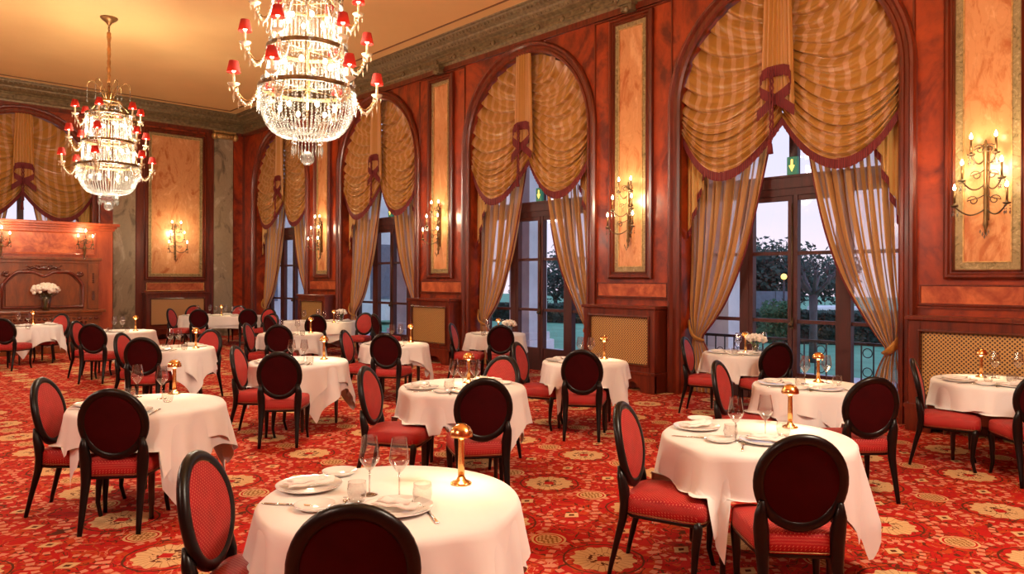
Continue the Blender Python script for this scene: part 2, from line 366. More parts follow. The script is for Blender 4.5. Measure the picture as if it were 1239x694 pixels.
def carpet():
    m, t, b = mat('patterned_red_carpet')
    tc = t.nodes.new('ShaderNodeTexCoord'); nw = t.nodes.new('ShaderNodeTexNoise'); nw.inputs['Scale'].default_value = 9; t.links.new(tc.outputs['Object'], nw.inputs['Vector'])
    s3 = t.nodes.new('ShaderNodeSeparateXYZ'); t.links.new(tc.outputs['Object'], s3.inputs[0])
    wv = t.nodes.new('ShaderNodeSeparateXYZ'); t.links.new(nw.outputs[1], wv.inputs[0])
    X = N(t, s3.outputs[0]) + (N(t, wv.outputs[0]) - 0.5) * 0.025; Y = N(t, s3.outputs[1]) + (N(t, wv.outputs[1]) - 0.5) * 0.025
    PX, PY = 0.977, 0.937
    a = (X - (3.54 - PX / 2)) / PX; ci = a.floor(); x = (a - ci - 0.5) * PX
    par = ci.mod(2.0)
    y = ((Y - 2.0 + par * (PY / 2)) / PY + 0.5).mod(1.0) * PY - PY / 2
    ax, ay = x.abs(), y.abs()
    r = (x * x + y * y).sqrt(); th = y.atan2(x)
    ysm = ay - PY / 2; rs = (x * x + ysm * ysm).sqrt()
    dx, dy = ax - PX / 2, ay - PY / 4; rd = (dx * dx + dy * dy).sqrt(); thd = dy.atan2(dx)
    R_ = (0.46, 0.012, 0.010); DK = (0.11, 0.024, 0.008); CRM = (0.68, 0.42, 0.20); PNK = (0.66, 0.25, 0.15); ORG = (0.50, 0.055, 0.014)
    # ground with scrolling leaves
    n1 = noise(t, tc.outputs['Object'], 6.5, 1, 1.6); n2 = noise(t, tc.outputs['Object'], 5, 1, 1.8)
    k = mix(t, (n2 - 0.55).abs().lt(0.045), R_, ORG)
    k = mix(t, (n1 - 0.5).abs().lt(0.020), k, DK)
    k = mix(t, ((n1 - 0.62).abs().lt(0.013)) * (n2.gt(0.5)), k, PNK)
    # small rings between, chain-dotted, with a cream lozenge
    beads = (thd * 16.0).sin().gt(-0.35)
    k = mix(t, (rd - 0.165).abs().lt(0.020) * beads, k, PNK)
    k = mix(t, (dx.abs() * 0.8 + dy.abs()).lt(0.060), k, CRM)
    k = mix(t, (dx.abs() * 0.8 + dy.abs()).lt(0.024), k, DK)
    star = ax * 0.55 + (ay - 0.30).abs() * 1.0
    k = mix(t, star.lt(0.0), k, CRM)
    # big chain ring
    b2 = (th * 26.0).sin().gt(-0.3)
    k = mix(t, (r - 0.335).abs().lt(0.022) * b2, k, PNK)
    k = mix(t, (r - 0.245).abs().lt(0.007), k, DK)
    # rosette
    k = mix(t, rs.lt(0.118), k, CRM); k = mix(t, rs.lt(0.103), k, R_)
    k = mix(t, rs.lt(0.090), k, CRM); k = mix(t, rs.lt(0.08) * ((x * 160.0).sin() * (ysm * 160.0).sin()).gt(-0.1), k, (0.30, 0.12, 0.03))
    # medallion
    edge = (th * 12.0).sin() * 0.012 + 0.196
    k = mix(t, (r - edge).lt(0.0), k, CRM)
    rays = (th * 12.0).sin().abs().lt(0.16) * r.gt(0.105)
    k = mix(t, rays * (r - edge).lt(0.0), k, (0.34, 0.14, 0.04))
    n3 = noise(t, tc.outputs['Object'], 30, 2, 1.0)
    k = mix(t, r.lt(0.11) * n3.gt(0.54), k, DK)
    k = mix(t, (ax + ay).lt(0.055), k, R_)
    fz = noise(t, tc.outputs['Object'], 60, 2)
    k2 = mix(t, fz * 0.22, k, (0.05, 0.01, 0.004))
    t.links.new(k2, b.inputs['Base Color']); b.inputs['Roughness'].default_value = 0.9; b.inputs['Specular IOR Level'].default_value = 0.1
    bump(t, b, noise(t, tc.outputs['Object'], 220, 2), 0.25, 0.004)
    return m
M['carpet'] = carpet()
# ================================================================== ROOM SHELL
def quad_obj(name, m, pts, **k): return MB().add(pts, [tuple(range(len(pts)))], False).build(name, m, **k)
fl = MB().box((XL - 0.2, YB - 0.2, -0.12), (XG + 0.10, YF + 0.6, 0.0)).build('floor', M['carpet'], kind='structure')
MB().box((XL - 0.2, YB - 0.2, ZC), (XW + 0.6, YF + 0.6, ZC + 0.15)).build('ceiling', M['ceiling'], kind='structure')
def arched_wall(name, m, holes, a0, a1, mapf, depth, zbase=0.0, thick=None):
    """a wall running from a0 to a1 with arched openings at centres `holes`; mapf(a, z, d) -> xyz, d into the wall"""
    b = MB(); n = 28; D = depth
    edges = [a0]
    for h in holes: edges += [h - AR, h + AR]
    edges.append(a1)
    for i in range(0, len(edges), 2):
        for d in (0, D):
            b.add([mapf(edges[i], 0, d), mapf(edges[i+1], 0, d), mapf(edges[i+1], ZC, d), mapf(edges[i], ZC, d)], [(0,1,2,3)], False)
    for h in holes:
        arc = [(h - AR * math.cos(PI * i / n), AZ + AR * math.sin(PI * i / n)) for i in range(n + 1)]
        for d in (0, D):
            for i in range(n):
                (p, q), (r, s) = arc[i], arc[i+1]
                b.add([mapf(p, q, d), mapf(r, s, d), mapf(r, ZC, d), mapf(p, ZC, d)], [(0,1,2,3)], False)
            if zbase > 0: b.add([mapf(h-AR, 0, d), mapf(h+AR, 0, d), mapf(h+AR, zbase, d), mapf(h-AR, zbase, d)], [(0,1,2,3)], False)
        path = [(h - AR, zbase)] + arc + [(h + AR, zbase)]
        for (p, q), (r, s) in zip(path, path[1:]):
            b.add([mapf(p, q, 0), mapf(r, s, 0), mapf(r, s, D), mapf(p, q, D)], [(0,1,2,3)], True)
        if zbase > 0: b.add([mapf(h-AR, zbase, 0), mapf(h+AR, zbase, 0), mapf(h+AR, zbase, D), mapf(h-AR, zbase, D)], [(0,1,2,3)], False)
    return b.build(name, m, kind='structure')
mapR = lambda a, z, d: (XW + d, a, z)                     # window wall: d goes outwards
FX = 3.81                                                 # centre line of the fireplace wall
mapF = lambda a, z, d: (a, YF + d, z)
arched_wall('wall_right', M['burl'], AY, YB, YF + 0.5, mapR, 0.60)
arched_wall('wall_far', M['burl'], [FX], XL, XW + 0.6, mapF, 0.5, zbase=2.2)
MB().box((XL - 0.2, YB, 0), (XL, YF, ZC)).build('wall_left', M['burl'], kind='structure')
MB().box((XL - 0.2, YB - 0.2, 0), (XW + 0.6, YB, ZC)).build('wall_back', M['burl'], kind='structure')
TR = [0]
def trim(mb, m, **k):
    TR[0] += 1; return mb.build('trim_%d' % TR[0], m, kind='structure', **k)

# cornice swept round the room with mitred corners
prof = [(0.0,6.14),(0.05,6.14),(0.06,6.19),(0.09,6.21),(0.09,6.33),(0.12,6.35),(0.12,6.37),(0.20,6.40),(0.27,6.46),(0.28,6.49),(0.34,6.52),(0.40,6.57),(0.41,6.60),(0.45,6.61),(0.46,6.64)]
b = MB(); loops = []
for i, z in prof: loops.append([(XL+i,YB+i,z),(XW-i,YB+i,z),(XW-i,YF-i,z),(XL+i,YF-i,z)])
vs = [p for l in loops for p in l]
fs = [(j*4+k, j*4+(k+1)%4, (j+1)*4+(k+1)%4, (j+1)*4+k) for j in range(len(loops)-1) for k in range(4)]
b.add(vs, fs, False); corn = trim(b, M['cornice'])
b = MB()
def run(step, fn):
    y = 1.0
    while y < YF - 0.5: fn(y, 0); y += step
    x = 1.2
    while x < XW - 0.5: fn(x, 1); x += step
def egg(a, w):
    p = (XW - 0.375, a, 6.555) if w == 0 else (a, YF - 0.375, 6.555)
    b.ball(p, 0.036, 6, 4, (1, 0.8, 1))
    q = (XW - 0.235, a, 6.44) if w == 0 else (a, YF - 0.235, 6.44)
    b.ball(q, 0.026, 5, 4)
run(0.105, egg); b.build('carved_band', M['cornice'], corn, kind='stuff')
b = MB()
def band(a, w):
    o = (XW - 0.09, a + 0.06, 6.27) if w == 0 else (a + 0.06, YF - 0.09, 6.27)
    if w == 0: b.box((XW - 0.11, a + 0.08, 6.245), (XW - 0.085, a + 0.52, 6.275))
    else: b.box((a + 0.08, YF - 0.11, 6.245), (a + 0.52, YF - 0.085, 6.275))
run(0.6, band); b.build('fillet', M['cornice'], corn)
def button(a, w):
    p = (XW - 0.11, a, 6.26) if w == 0 else (a, YF - 0.11, 6.26)
    MB().ball(p, 0.052, 10, 6, (0.6, 1, 1) if w == 0 else (1, 0.6, 1)).build('rosette', M['cornice'], corn)
run(0.6, button)
# line painted round the ceiling
b = MB(); i0, i1 = 0.72, 0.75
l0 = [(XL+i0,YB+i0),(XW-i0,YB+i0),(XW-i0,YF-i0),(XL+i0,YF-i0)]; l1 = [(XL+i1,YB+i1),(XW-i1,YB+i1),(XW-i1,YF-i1),(XL+i1,YF-i1)]
b.add([(x,y,z) for z in (ZC+0.01, ZC-0.018) for l in (l0,l1) for x,y in l],
      [(8+k,8+(k+1)%4,12+(k+1)%4,12+k) for k in range(4)] + [(k,(k+1)%4,8+(k+1)%4,8+k) for k in range(4)] + [(4+k,12+k,12+(k+1)%4,4+(k+1)%4) for k in range(4)], False)
trim(b, M['groove'])
# dark rail under the cornice
b = MB().box((XW-0.05, YB, 6.04), (XW+0.01, YF, 6.15)).box((XL, YF-0.05, 6.04), (XW-0.05, YF+0.01, 6.15)); trim(b, M['frame'])

def rframe(b, mp, u0, u1, v0, v1, prof):
    """mitred rectangular moulding; prof = (inset, protrusion)"""
    loops = [[(u0+i, v0+i, p), (u1-i, v0+i, p), (u1-i, v1-i, p), (u0+i, v1-i, p)] for i, p in prof]
    vs = [mp(*q) for l in loops for q in l]
    b.add(vs, [(j*4+k, j*4+(k+1)%4, (j+1)*4+(k+1)%4, (j+1)*4+k) for j in range(len(prof)-1) for k in range(4)], False)
    return b
mR = lambda u, v, p: (XW - p, u, v)
mF = lambda u, v, p: (u, YF - p, v)
def plate(mp, u0, u1, v0, v1, p):
    b = MB(); b.add([mp(u0,v0,p),mp(u1,v0,p),mp(u1,v1,p),mp(u0,v1,p)], [(0,1,2,3)], False); return b
def arch_trim(mp, c, z0, m=None):
    pf = [(-0.012,-0.03),(-0.012,0.03),(0.02,0.055),(0.05,0.055),(0.06,0.035),(0.10,0.035),(0.13,0.075),(0.165,0.08),(0.19,0.05),(0.19,0.0)]
    n = 40; path = [(-1, 0, z0, 0)]
    rows = []
    pts = [((c - AR, z0), (-1, 0))] + [((c - AR*math.cos(PI*i/n), AZ + AR*math.sin(PI*i/n)), (-math.cos(PI*i/n), math.sin(PI*i/n))) for i in range(n+1)] + [((c + AR, z0), (1, 0))]
    vs = []
    for (p, q), (nx, nz_) in pts:
        for w, o in pf: vs.append(mp(p + nx*w, q + nz_*w, o))
    k = len(pf)
    fs = [(i*k+j, i*k+j+1, (i+1)*k+j+1, (i+1)*k+j) for i in range(len(pts)-1) for j in range(k-1)]
    b = MB().add(vs, fs, False)
    return trim(b, m or M['frame'])
for c in AY: arch_trim(mR, c, 0.0)
arch_trim(mF, FX, 2.2)
PF = [(0.0,0.0),(0.0,0.06),(0.025,0.085),(0.05,0.085),(0.065,0.055),(0.085,0.055),(0.10,0.075),(0.115,0.02)]
PIERS = [AY[0] - 2.4875, AY[0] + 2.4875, AY[1] + 2.4875, AY[2] + 2.4875]
def wall_panel(mp, c, hw, z0, z1, ob=0.09):
    t = trim(rframe(MB(), mp, c-hw, c+hw, z0, z1, PF), M['frame'])
    rframe(MB(), mp, c-hw+0.11, c+hw-0.11, z0+0.11, z1-0.11, [(0,0.028),(ob,0.028),(ob,0.012)]).build('marble_border', M['olive'], t)
    rframe(MB(), mp, c-hw+0.10+ob, c+hw-0.10-ob, z0+0.10+ob, z1-0.10-ob, [(0,0.03),(0,0.036),(0.014,0.036),(0.014,0.02)]).build('gilt_fillet', M['gilt'], t)
    plate(mp, c-hw+0.11+ob, c+hw-0.11-ob, z0+0.11+ob, z1-0.11-ob, 0.024).build('marble_panel', M['peach'], t)
    return t
for c in PIERS:
    wall_panel(mR, c, 0.43, 1.74, 5.98)
    t = trim(rframe(MB(), mR, c-0.78, c+0.78, 1.40, 6.03, [(0,0.0),(0,0.02),(0.02,0.02),(0.03,0.0)]), M['frame'])
    t = trim(rframe(MB(), mR, c-0.70, c+0.70, 1.44, 1.68, [(0,0),(0,0.02),(0.015,0.02),(0.02,0.008)]), M['frame'])
    plate(mR, c-0.68, c+0.68, 1.46, 1.66, 0.008).build('veneer_panel', M['burl_light'], t)
    # carved bracket between panel and cornice
    b = MB().box((XW-0.16, c-0.11, 6.02), (XW, c+0.11, 6.14)).box((XW-0.20, c-0.14, 6.11), (XW, c+0.14, 6.16)); b.ball((XW-0.15, c, 6.04), 0.055, 10, 6)
    trim(b, M['cornice'])

def radiator(mpv, c, hw, dep, label, n=1, z1=1.32, cn='cane'):
    """mpv(a, q, z): a along the wall, q out from the wall"""
    bx = lambda b, a0, a1, q0, q1, z0, z1: b.box(mpv(a0, q0, z0), mpv(a1, q1, z1))
    r = empty('radiator_cover', mpv(c, dep / 2, 0)); inv = Matrix.Translation(-r.location)
    def fin(b, name, m, par=r, **k): b.xf(inv); return b.build(name, m, par, **k)
    b = MB(); fw = 0.13
    bx(b, c-hw, c+hw, 0.03, dep-0.05, 0.30, z1-0.05)
    for a0, a1, za, zb in ((c-hw, c-hw+fw, 0.30, z1-0.05), (c+hw-fw, c+hw, 0.30, z1-0.05), (c-hw+fw, c+hw-fw, 0.30, 0.42), (c-hw+fw, c+hw-fw, z1-0.18, z1-0.05)):
        bx(b, a0, a1, dep-0.05, dep, za, zb)
    body = fin(b, 'cabinet_body', M['frame'], bevel=0.006)
    mp2 = lambda u, v, p: mpv(u, dep + p, v)
    fin(rframe(MB(), mp2, c-hw+fw-0.03, c+hw-fw+0.03, 0.39, z1-0.15, [(0,0),(0,0.018),(0.02,0.022),(0.035,0.0),(0.04,-0.03)]), 'grille_moulding', M['frame_dark'])
    b = MB(); W = 2*(hw-fw); H = z1-0.18-0.42
    b.add([mpv(c-hw+fw, dep-0.035, 0.42), mpv(c+hw-fw, dep-0.035, 0.42), mpv(c+hw-fw, dep-0.035, z1-0.18), mpv(c-hw+fw, dep-0.035, z1-0.18)], [(0,1,2,3)], False, [(0,0),(W,0),(W,H),(0,H)])
    fin(b, 'lattice_grille', M[cn])
    b = MB(); bx(b, c-hw-0.03, c+hw+0.03, 0.03, dep+0.03, z1-0.05, z1); fin(b, 'top_slab', M['frame'], bevel=0.01)
    # plinth with a shaped cut-out
    b = MB(); pl = []; N_ = 10
    out = [(c-hw-0.02, 0.0), (c-hw-0.02, 0.27), (c+hw+0.02, 0.27), (c+hw+0.02, 0.0), (c+hw-0.24, 0.0)]
    cut = [(c+hw-0.24, 0.0), (c+hw-0.26, 0.06), (c+hw-0.34, 0.12), (c+hw-0.38, 0.15), (c-hw+0.38, 0.15), (c-hw+0.34, 0.12), (c-hw+0.26, 0.06), (c-hw+0.24, 0.0)]
    q0, q1 = dep - 0.02, dep + 0.02
    # vertical strips between the bottom edge and z=.27
    xs = [(c-hw-0.02, 0.0), (c-hw+0.24, 0.0), (c-hw+0.26, 0.06), (c-hw+0.34, 0.12), (c-hw+0.38, 0.15), (c+hw-0.38, 0.15), (c+hw-0.34, 0.12), (c+hw-0.26, 0.06), (c+hw-0.24, 0.0), (c+hw+0.02, 0.0)]
    for (xa, za), (xb, zb) in zip(xs, xs[1:]):
        p = [mpv(xa, q1, za), mpv(xb, q1, zb), mpv(xb, q1, 0.27), mpv(xa, q1, 0.27), mpv(xa, q0, za), mpv(xb, q0, zb), mpv(xb, q0, 0.27), mpv(xa, q0, 0.27)]
        b.add(p, [(0,1,2,3),(7,6,5,4),(0,4,5,1),(3,2,6,7)], False)
    for a in (c-hw-0.02, c+hw-0.02): bx(b, a, a+0.04, 0.03, dep-0.02, 0, 0.27)
    bx(b, c-hw-0.04, c+hw+0.04, 0.03, dep+0.04, 0.27, 0.31)
    fin(b, 'plinth', M['frame'])
    tag(r, label, 'radiator cover', 'radiator covers under the wall panels'); return r
mpR = lambda a, q, z: (XW - q, a, z)
mpF = lambda a, q, z: (a, YF - q, z)
for c, l in zip(PIERS, ('mahogany radiator cover with lattice grille at the right edge, right of the nearest window',
                        'mahogany radiator cover with lattice grille between the nearest window and the second window',
                        'mahogany radiator cover with lattice grille between the second and third windows',
                        'mahogany radiator cover between the third window and the corner window')):
    radiator(mpR, c, 0.71, 0.34, l)
radiator(mpF, 7.50, 0.86, 0.34, 'mahogany radiator cover on the fireplace wall, below its peach marble panel', cn='cane_far')
# fireplace wall: marble pilasters, panels, gilt capitals
for sg in (1, -1):
    X = lambda v: FX + sg * (v - FX)
    for x0, x1 in ((5.88, 6.44), (8.62, 9.18)):
        a, c_ = sorted((X(x0), X(x1)))
        if a < XL: continue
        t = trim(MB().box((a, YF-0.05, 0), (c_, YF+0.01, 6.06)), M['grey_marble'])
        b = MB(); xm = (a + c_) / 2
        b.box((a-0.05, YF-0.14, 6.07), (c_+0.05, YF, 6.13))
        b.tube([(a-0.04, YF-0.13, 5.97), (c_+0.04, YF-0.13, 5.97)], 0.080, 10)
        for e_ in (a-0.03, c_+0.03): b.ball((e_, YF-0.14, 5.96), 0.105, 12, 8, (0.8, 1, 1))
        for k in range(5): b.ball((a+0.08+k*(c_-a-0.16)/4, YF-0.20, 5.97), 0.035, 8, 5)
        b.build('capital', M['gilt'], t)
    a, c_ = sorted((X(6.46), X(8.60))); xm = (a + c_) / 2
    if a > XL:
        trim(MB().box((a, YF-0.03, 0), (a+0.22, YF+0.01, 6.04)).box((c_-0.22, YF-0.03, 0), (c_, YF+0.01, 6.04)).box((a+0.22, YF-0.029, 1.40), (c_-0.22, YF+0.01, 1.74)), M['frame'])
        wall_panel(mF, xm, 0.86, 1.66, 5.96)
        t = trim(rframe(MB(), mF, xm-0.80, xm+0.80, 1.36, 1.60, [(0,0),(0,0.05),(0.015,0.05),(0.02,0.035)]), M['gilt'])
        plate(mF, xm-0.78, xm+0.78, 1.38, 1.58, 0.035).build('veneer_panel', M['burl_light'], t)
# corner pilasters
trim(MB().box((9.20, YF-0.06, 0), (9.47, YF+0.01, 6.05)), M['burl']); trim(MB().box((9.47, YF-0.04, 0), (XW, YF+0.01, 6.05)), M['frame'])
# skirting
MB().box((XW-0.03, YB, 0), (XW+0.01, AY[0]-AR-0.2, 0.18)).build('baseboard_right', M['frame'], kind='structure')
MB().box((XL, YF-0.03, 0), (XW, YF+0.01, 0.18)).build('baseboard_far', M['frame'], kind='structure')

# ------------------------------------------------------------------ windows
def window(idx, mp, c, z0, depth, far=False):
    """mp(a, z, d): along wall, up, into the wall"""
    w = bpy.data.objects.new('window_%d' % idx, None); C.objects.link(w); w['kind'] = 'structure'; w.location = mp(c, z0, depth)
    inv = Matrix.Translation(-w.location)
    def fin(b, name, m, **k): b.xf(inv); return b.build(name, m, w, **k)
    bx = lambda b, a0, a1, za, zb, d0, d1: b.box(mp(a0, za, d0), mp(a1, zb, d1))
    D0, D1 = depth - 0.05, depth + 0.04
    b = MB(); n = 32; W = 0.09
    # arched outer frame
    pts = [(c-AR, z0)] + [(c - AR*math.cos(PI*i/n), AZ + AR*math.sin(PI*i/n)) for i in range(n+1)] + [(c+AR, z0)]
    inn = [(c-AR+W, z0)] + [(c - (AR-W)*math.cos(PI*i/n), AZ + (AR-W)*math.sin(PI*i/n)) for i in range(n+1)] + [(c+AR-W, z0)]
    for i in range(len(pts)-1):
        q = [mp(pts[i][0],pts[i][1],D0), mp(pts[i+1][0],pts[i+1][1],D0), mp(inn[i+1][0],inn[i+1][1],D0), mp(inn[i][0],inn[i][1],D0)]
        r = [mp(inn[i][0],inn[i][1],D1), mp(inn[i+1][0],inn[i+1][1],D1)]
        b.add(q + r, [(0,1,2,3),(3,2,5,4)], False)
    if not far:
        bx(b, c-AR, c+AR, z0, z0+0.20, D0, D1+0.03)                     # bottom rail
        for s in (-1, 1): bx(b, c+s*0.74-0.07, c+s*0.74+0.07, z0, 2.95, D0-0.02, D1)
        bx(b, c-0.06, c+0.06, 3.18, AZ+AR-0.02, D0, D1)
    else:
        for s in (-1, 0, 1): bx(b, c+s*0.8-0.07, c+s*0.8+0.07, z0, AZ + math.sqrt(AR**2-(s*0.8)**2)-0.02, D0, D1)
    fin(b, 'window_frame', M['window_wood'])
    if not far:
        b = MB(); bx(b, c-AR, c+AR, 2.92, 3.02, D0-0.02, D1); bx(b, c-AR, c+AR, 3.02, 3.17, D0-0.05, D1); bx(b, c-AR, c+AR, 3.17, 3.20, D0-0.07, D1); fin(b, 'transom', M['window_wood'])
        for s in (-1, 1):
            b = MB(); a0, a1 = (c-0.67, c-0.005) if s < 0 else (c+0.005, c+0.67)
            for q in ((a0, a0+0.065), (a1-0.065, a1)): bx(b, *q, z0+0.20, 2.92, D0-0.01, D1)
            for q in ((z0+0.20, z0+0.42), (2.85, 2.92), (2.08, 2.13), (1.12, 1.17)): bx(b, a0, a1, *q, D0+0.005, D1-0.01)
            fin(b, 'door_leaf', M['window_wood'])
            b = MB()
            for zz in (2.08, 1.12): bx(b, *( (c-AR, c-0.74) if s < 0 else (c+0.74, c+AR)), zz, zz+0.05, D0+0.005, D1-0.01)
            fin(b, 'side_muntin', M['window_wood'])
        b = MB(); bx(b, c-0.02, c+0.02, 1.04, 1.20, D0-0.03, D0); b.ball(mp(c, 1.10, D0-0.06), 0.035, 10, 6); b.tube([mp(c, 1.16, D0-0.025), mp(c, 2.8, D0-0.025)], 0.009, 6); fin(b, 'door_handle', M['iron'])
    g = MB(); g.add([mp(c-AR, z0, depth)] + [mp(c-AR*math.cos(PI*i/n), AZ+AR*math.sin(PI*i/n), depth) for i in range(n+1)] + [mp(c+AR, z0, depth)], [tuple(range(n+3))], False)
    fin(g, 'window_glass', M['glass'])
    return w
for i, c in enumerate(AY): window(i + 1, mapR, c, 0.0, XG - XW)
window(5, mapF, FX, 2.2, 0.42, far=True)

# ------------------------------------------------------------------ garden outside
def lumin(name, c, rough=0.8): return plain(name, c, rough, 0, 0.2, 1.5)
M['lawn'] = lumin('lawn_grass', (0.14, 0.38, 0.24)); M['terrace'] = lumin('pale_terrace_stone', (0.62, 0.62, 0.66)); M['render'] = lumin('white_render', (0.88, 0.86, 0.88))
M['foliage'] = plain('dusk_foliage', (0.045, 0.085, 0.065), 0.8, 0, 0.4, 3); M['foliage2'] = plain('green_bush_leaves', (0.06, 0.16, 0.07), 0.8, 0, 0.4, 3)
M['bark'] = plain('tree_bark', (0.14, 0.12, 0.12), 0.9, 0, 0.3, 6); M['fence'] = plain('grey_blue_fence', (0.20, 0.22, 0.28), 0.8); M['rail'] = plain('wrought_iron', (0.05, 0.05, 0.06), 0.5, 0.4)
MB().box((10.1, -12, -0.30), (90, 75, -0.22)).build('lawn', M['lawn'], kind='structure')
MB().box((10.1, -8, -0.22), (13.6, 34, -0.02)).build('terrace', M['terrace'], kind='structure')
MB().box((13.6, 9.9, -0.22), (14.1, 14.5, -0.10)).build('terrace_step', M['terrace'], kind='structure')
for k, yy in enumerate((7.52, 12.74, 17.72)):
    p = empty('stone_pillar', (12.5, yy, -0.02))
    MB().box((-0.30, -0.34, 0.5), (0.30, 0.34, 6.6)).build('shaft', M['render'], p)
    MB().box((-0.42, -0.48, 0.0), (0.42, 0.48, 0.32)).box((-0.35, -0.40, 0.32), (0.35, 0.40, 0.5)).build('pillar_base', M['render'], p, bevel=0.02)
    tag(p, ('square white pillar outside the nearest window, at its left edge', 'square white pillar standing outside the second window', 'square white pillar standing outside the third window')[k], 'pillar', 'white pillars along the terrace')
wg = empty('white_building', (15.5, 27.5, -0.02))
MB().box((-5.2, -1.0, 0), (3.4, 6, 7.5)).build('wall', M['render'], wg); MB().box((-5.4, -1.15, 7.5), (3.6, 6.1, 7.8)).build('parapet', M['terrace'], wg)
for sx in (-3.4, -0.6, 1.9):
    f_ = MB().box((sx-0.6, -1.04, 0.9), (sx+0.6, -0.99, 3.2)).build('window_frame', M['fence'], wg); MB().box((sx-0.5, -1.06, 1.0), (sx+0.5, -1.03, 3.1)).build('pane', M['glass'], f_)
tag(wg, 'white building wing seen outside beyond the corner window', 'building')
def tree(name, loc, label, trunk_h, crown, n, leaf=0.16, m='foliage', flat=1.0, tr=0.14):
    t = empty(name, loc); b = MB()
    b.tube([(0,0,0),(0.05,0.02,trunk_h*0.5),(0,0,trunk_h)], [tr, tr*0.8, tr*0.65], 8)
    for k in range(7):
        a = TAU*k/7; r = crown*0.6; b.tube([(0,0,trunk_h*0.85),(r*0.5*math.cos(a), r*0.5*math.sin(a), trunk_h+crown*0.25), (r*math.cos(a), r*math.sin(a), trunk_h+crown*0.6*flat)], [tr*0.5, tr*0.3, tr*0.12], 6)
    b.build('trunk', M['bark'], t)
    b = MB(); rn = random.Random(int(loc[0]*31+loc[1]*7))
    cl = [(rn.uniform(-1,1)*crown*0.75, rn.uniform(-1,1)*crown*0.75, trunk_h + crown*flat*(0.5+rn.uniform(-0.5,0.75)), crown*rn.uniform(0.28,0.5)) for _ in range(16)]
    for _ in range(n):
        c_ = rn.choice(cl); v = Vector((rn.gauss(0,1), rn.gauss(0,1), rn.gauss(0,0.7))).normalized() * c_[3] * rn.uniform(0.6, 1.05)
        p = Vector(c_[:3]) + v; u = Vector((rn.gauss(0,1), rn.gauss(0,1), rn.gauss(0,1))).normalized(); w = u.orthogonal().normalized()
        b.add([p - w*leaf*0.5, p + u*leaf, p + w*leaf*0.5, p - u*leaf], [(0,1,2,3)], False)
    b.build('crown', M[m], t); tag(t, label, 'tree'); return t
G0 = -0.22
def gp(px, d, z=G0): q = atd(px, d); return (q[0], q[1], z)
tree('pine_tree', gp(918, 34), 'large dark pine tree seen through the left door of the nearest window', 1.3, 3.0, 5600, 0.15, tr=0.25, flat=0.5)
tree('pine_tree', gp(986, 38), 'smaller dark pine tree right of centre in the nearest window', 1.2, 2.0, 2600, 0.13, tr=0.2, flat=0.6)
tree('bush', gp(941, 20), 'round green bush on the lawn seen through the nearest window', 0.45, 0.62, 3600, 0.06, 'foliage2', tr=0.05)
tree('broadleaf_tree', gp(672, 42), 'dark tree on the lawn seen through the second window', 1.0, 2.2, 3000, 0.14, flat=0.7)
tree('broadleaf_tree', gp(466, 50), 'dark tree seen outside the third window', 1.2, 2.4, 3000, 0.15, flat=0.7)
t = empty('pollarded_tree', gp(984, 17.5)); b = MB(); b.tube([(0,0,0),(0.02,0,0.9),(0,0,1.62)], [0.10,0.085,0.10], 10); rn = random.Random(3)
for k in range(9):
    a = TAU*k/9+0.2; e1 = Vector((0.42*math.cos(a), 0.42*math.sin(a), 1.90+0.12*(k%2))); b.tube([(0,0,1.58), e1*0.5+Vector((0,0,0.78)), e1, e1+Vector((0.08*math.cos(a),0.08*math.sin(a),0.16))], [0.05,0.038,0.035,0.045], 6)
    for j in range(9):
        d_ = Vector((rn.gauss(0,0.15)+0.12*math.cos(a), rn.gauss(0,0.15)+0.12*math.sin(a), rn.uniform(0.12,0.36))); e2 = e1 + Vector((0,0,0.15)); b.tube([e2, e2+d_*0.5, e2+d_], [0.010,0.007,0.003], 4)
b.build('trunk_and_limbs', M['bark'], t); tag(t, 'bare pollarded tree with knobbly limbs on the lawn, right half of the nearest window', 'tree')
def hedge(a, b_, w, h, n, label):
    o = MB(); rn = random.Random(5); a, b_ = Vector(a), Vector(b_); d = b_ - a; L = d.length; d.normalize(); s_ = Vector((-d.y, d.x, 0))
    for _ in range(n):
        p = a + d*rn.uniform(0, L) + s_*rn.choice((-1,1))*w*rn.uniform(0.8,1.05)/2 + Vector((0,0,rn.uniform(0,h))) if rn.random() < 0.75 else a + d*rn.uniform(0, L) + s_*rn.uniform(-w,w)/2 + Vector((0,0,h*rn.uniform(0.93,1.05)))
        u = Vector((rn.gauss(0,1), rn.gauss(0,1), rn.gauss(0,1))).normalized(); q = u.orthogonal().normalized(); l = 0.09
        o.add([p - q*l*0.6, p + u*l, p + q*l*0.6, p - u*l], [(0,1,2,3)], False)
    c = [a + s_*w*0.45, a - s_*w*0.45, b_ - s_*w*0.45, b_ + s_*w*0.45]
    o.add([tuple(v) for v in c] + [(v.x, v.y, v.z + h*0.95) for v in c], [(0,1,5,4),(1,2,6,5),(2,3,7,6),(3,0,4,7),(4,5,6,7)], False)
    x = o.build('hedge', M['foliage']); tag(x, label, 'hedge'); return x
hedge(gp(1120, 22), gp(845, 24), 0.8, 0.95, 9000, 'long clipped dark hedge across the lawn beyond the nearest window')
hedge(gp(715, 33), gp(600, 35), 0.8, 0.8, 5000, 'dark hedge beyond the lawn in the second window')
q = gp(914, 27); f_ = empty('panel_fence', q, 0.75)
for k in range(4): MB().box((-0.03, -1.4+k*0.7, 0), (0.03, -0.73+k*0.7, 1.55)).build('fence_panel', M['fence'], f_)
tag(f_, 'blue-grey panel fence left of the green bush outside', 'fence')
v_ = empty('parked_car', gp(1007, 30, -0.80), 0.75)
b = MB().box((-0.8, -1.6, 0.35), (0.8, 1.7, 0.9)).box((-0.72, -0.9, 0.9), (0.72, 0.8, 1.5)); b.build('car_body', M['render'], v_, bevel=0.12)
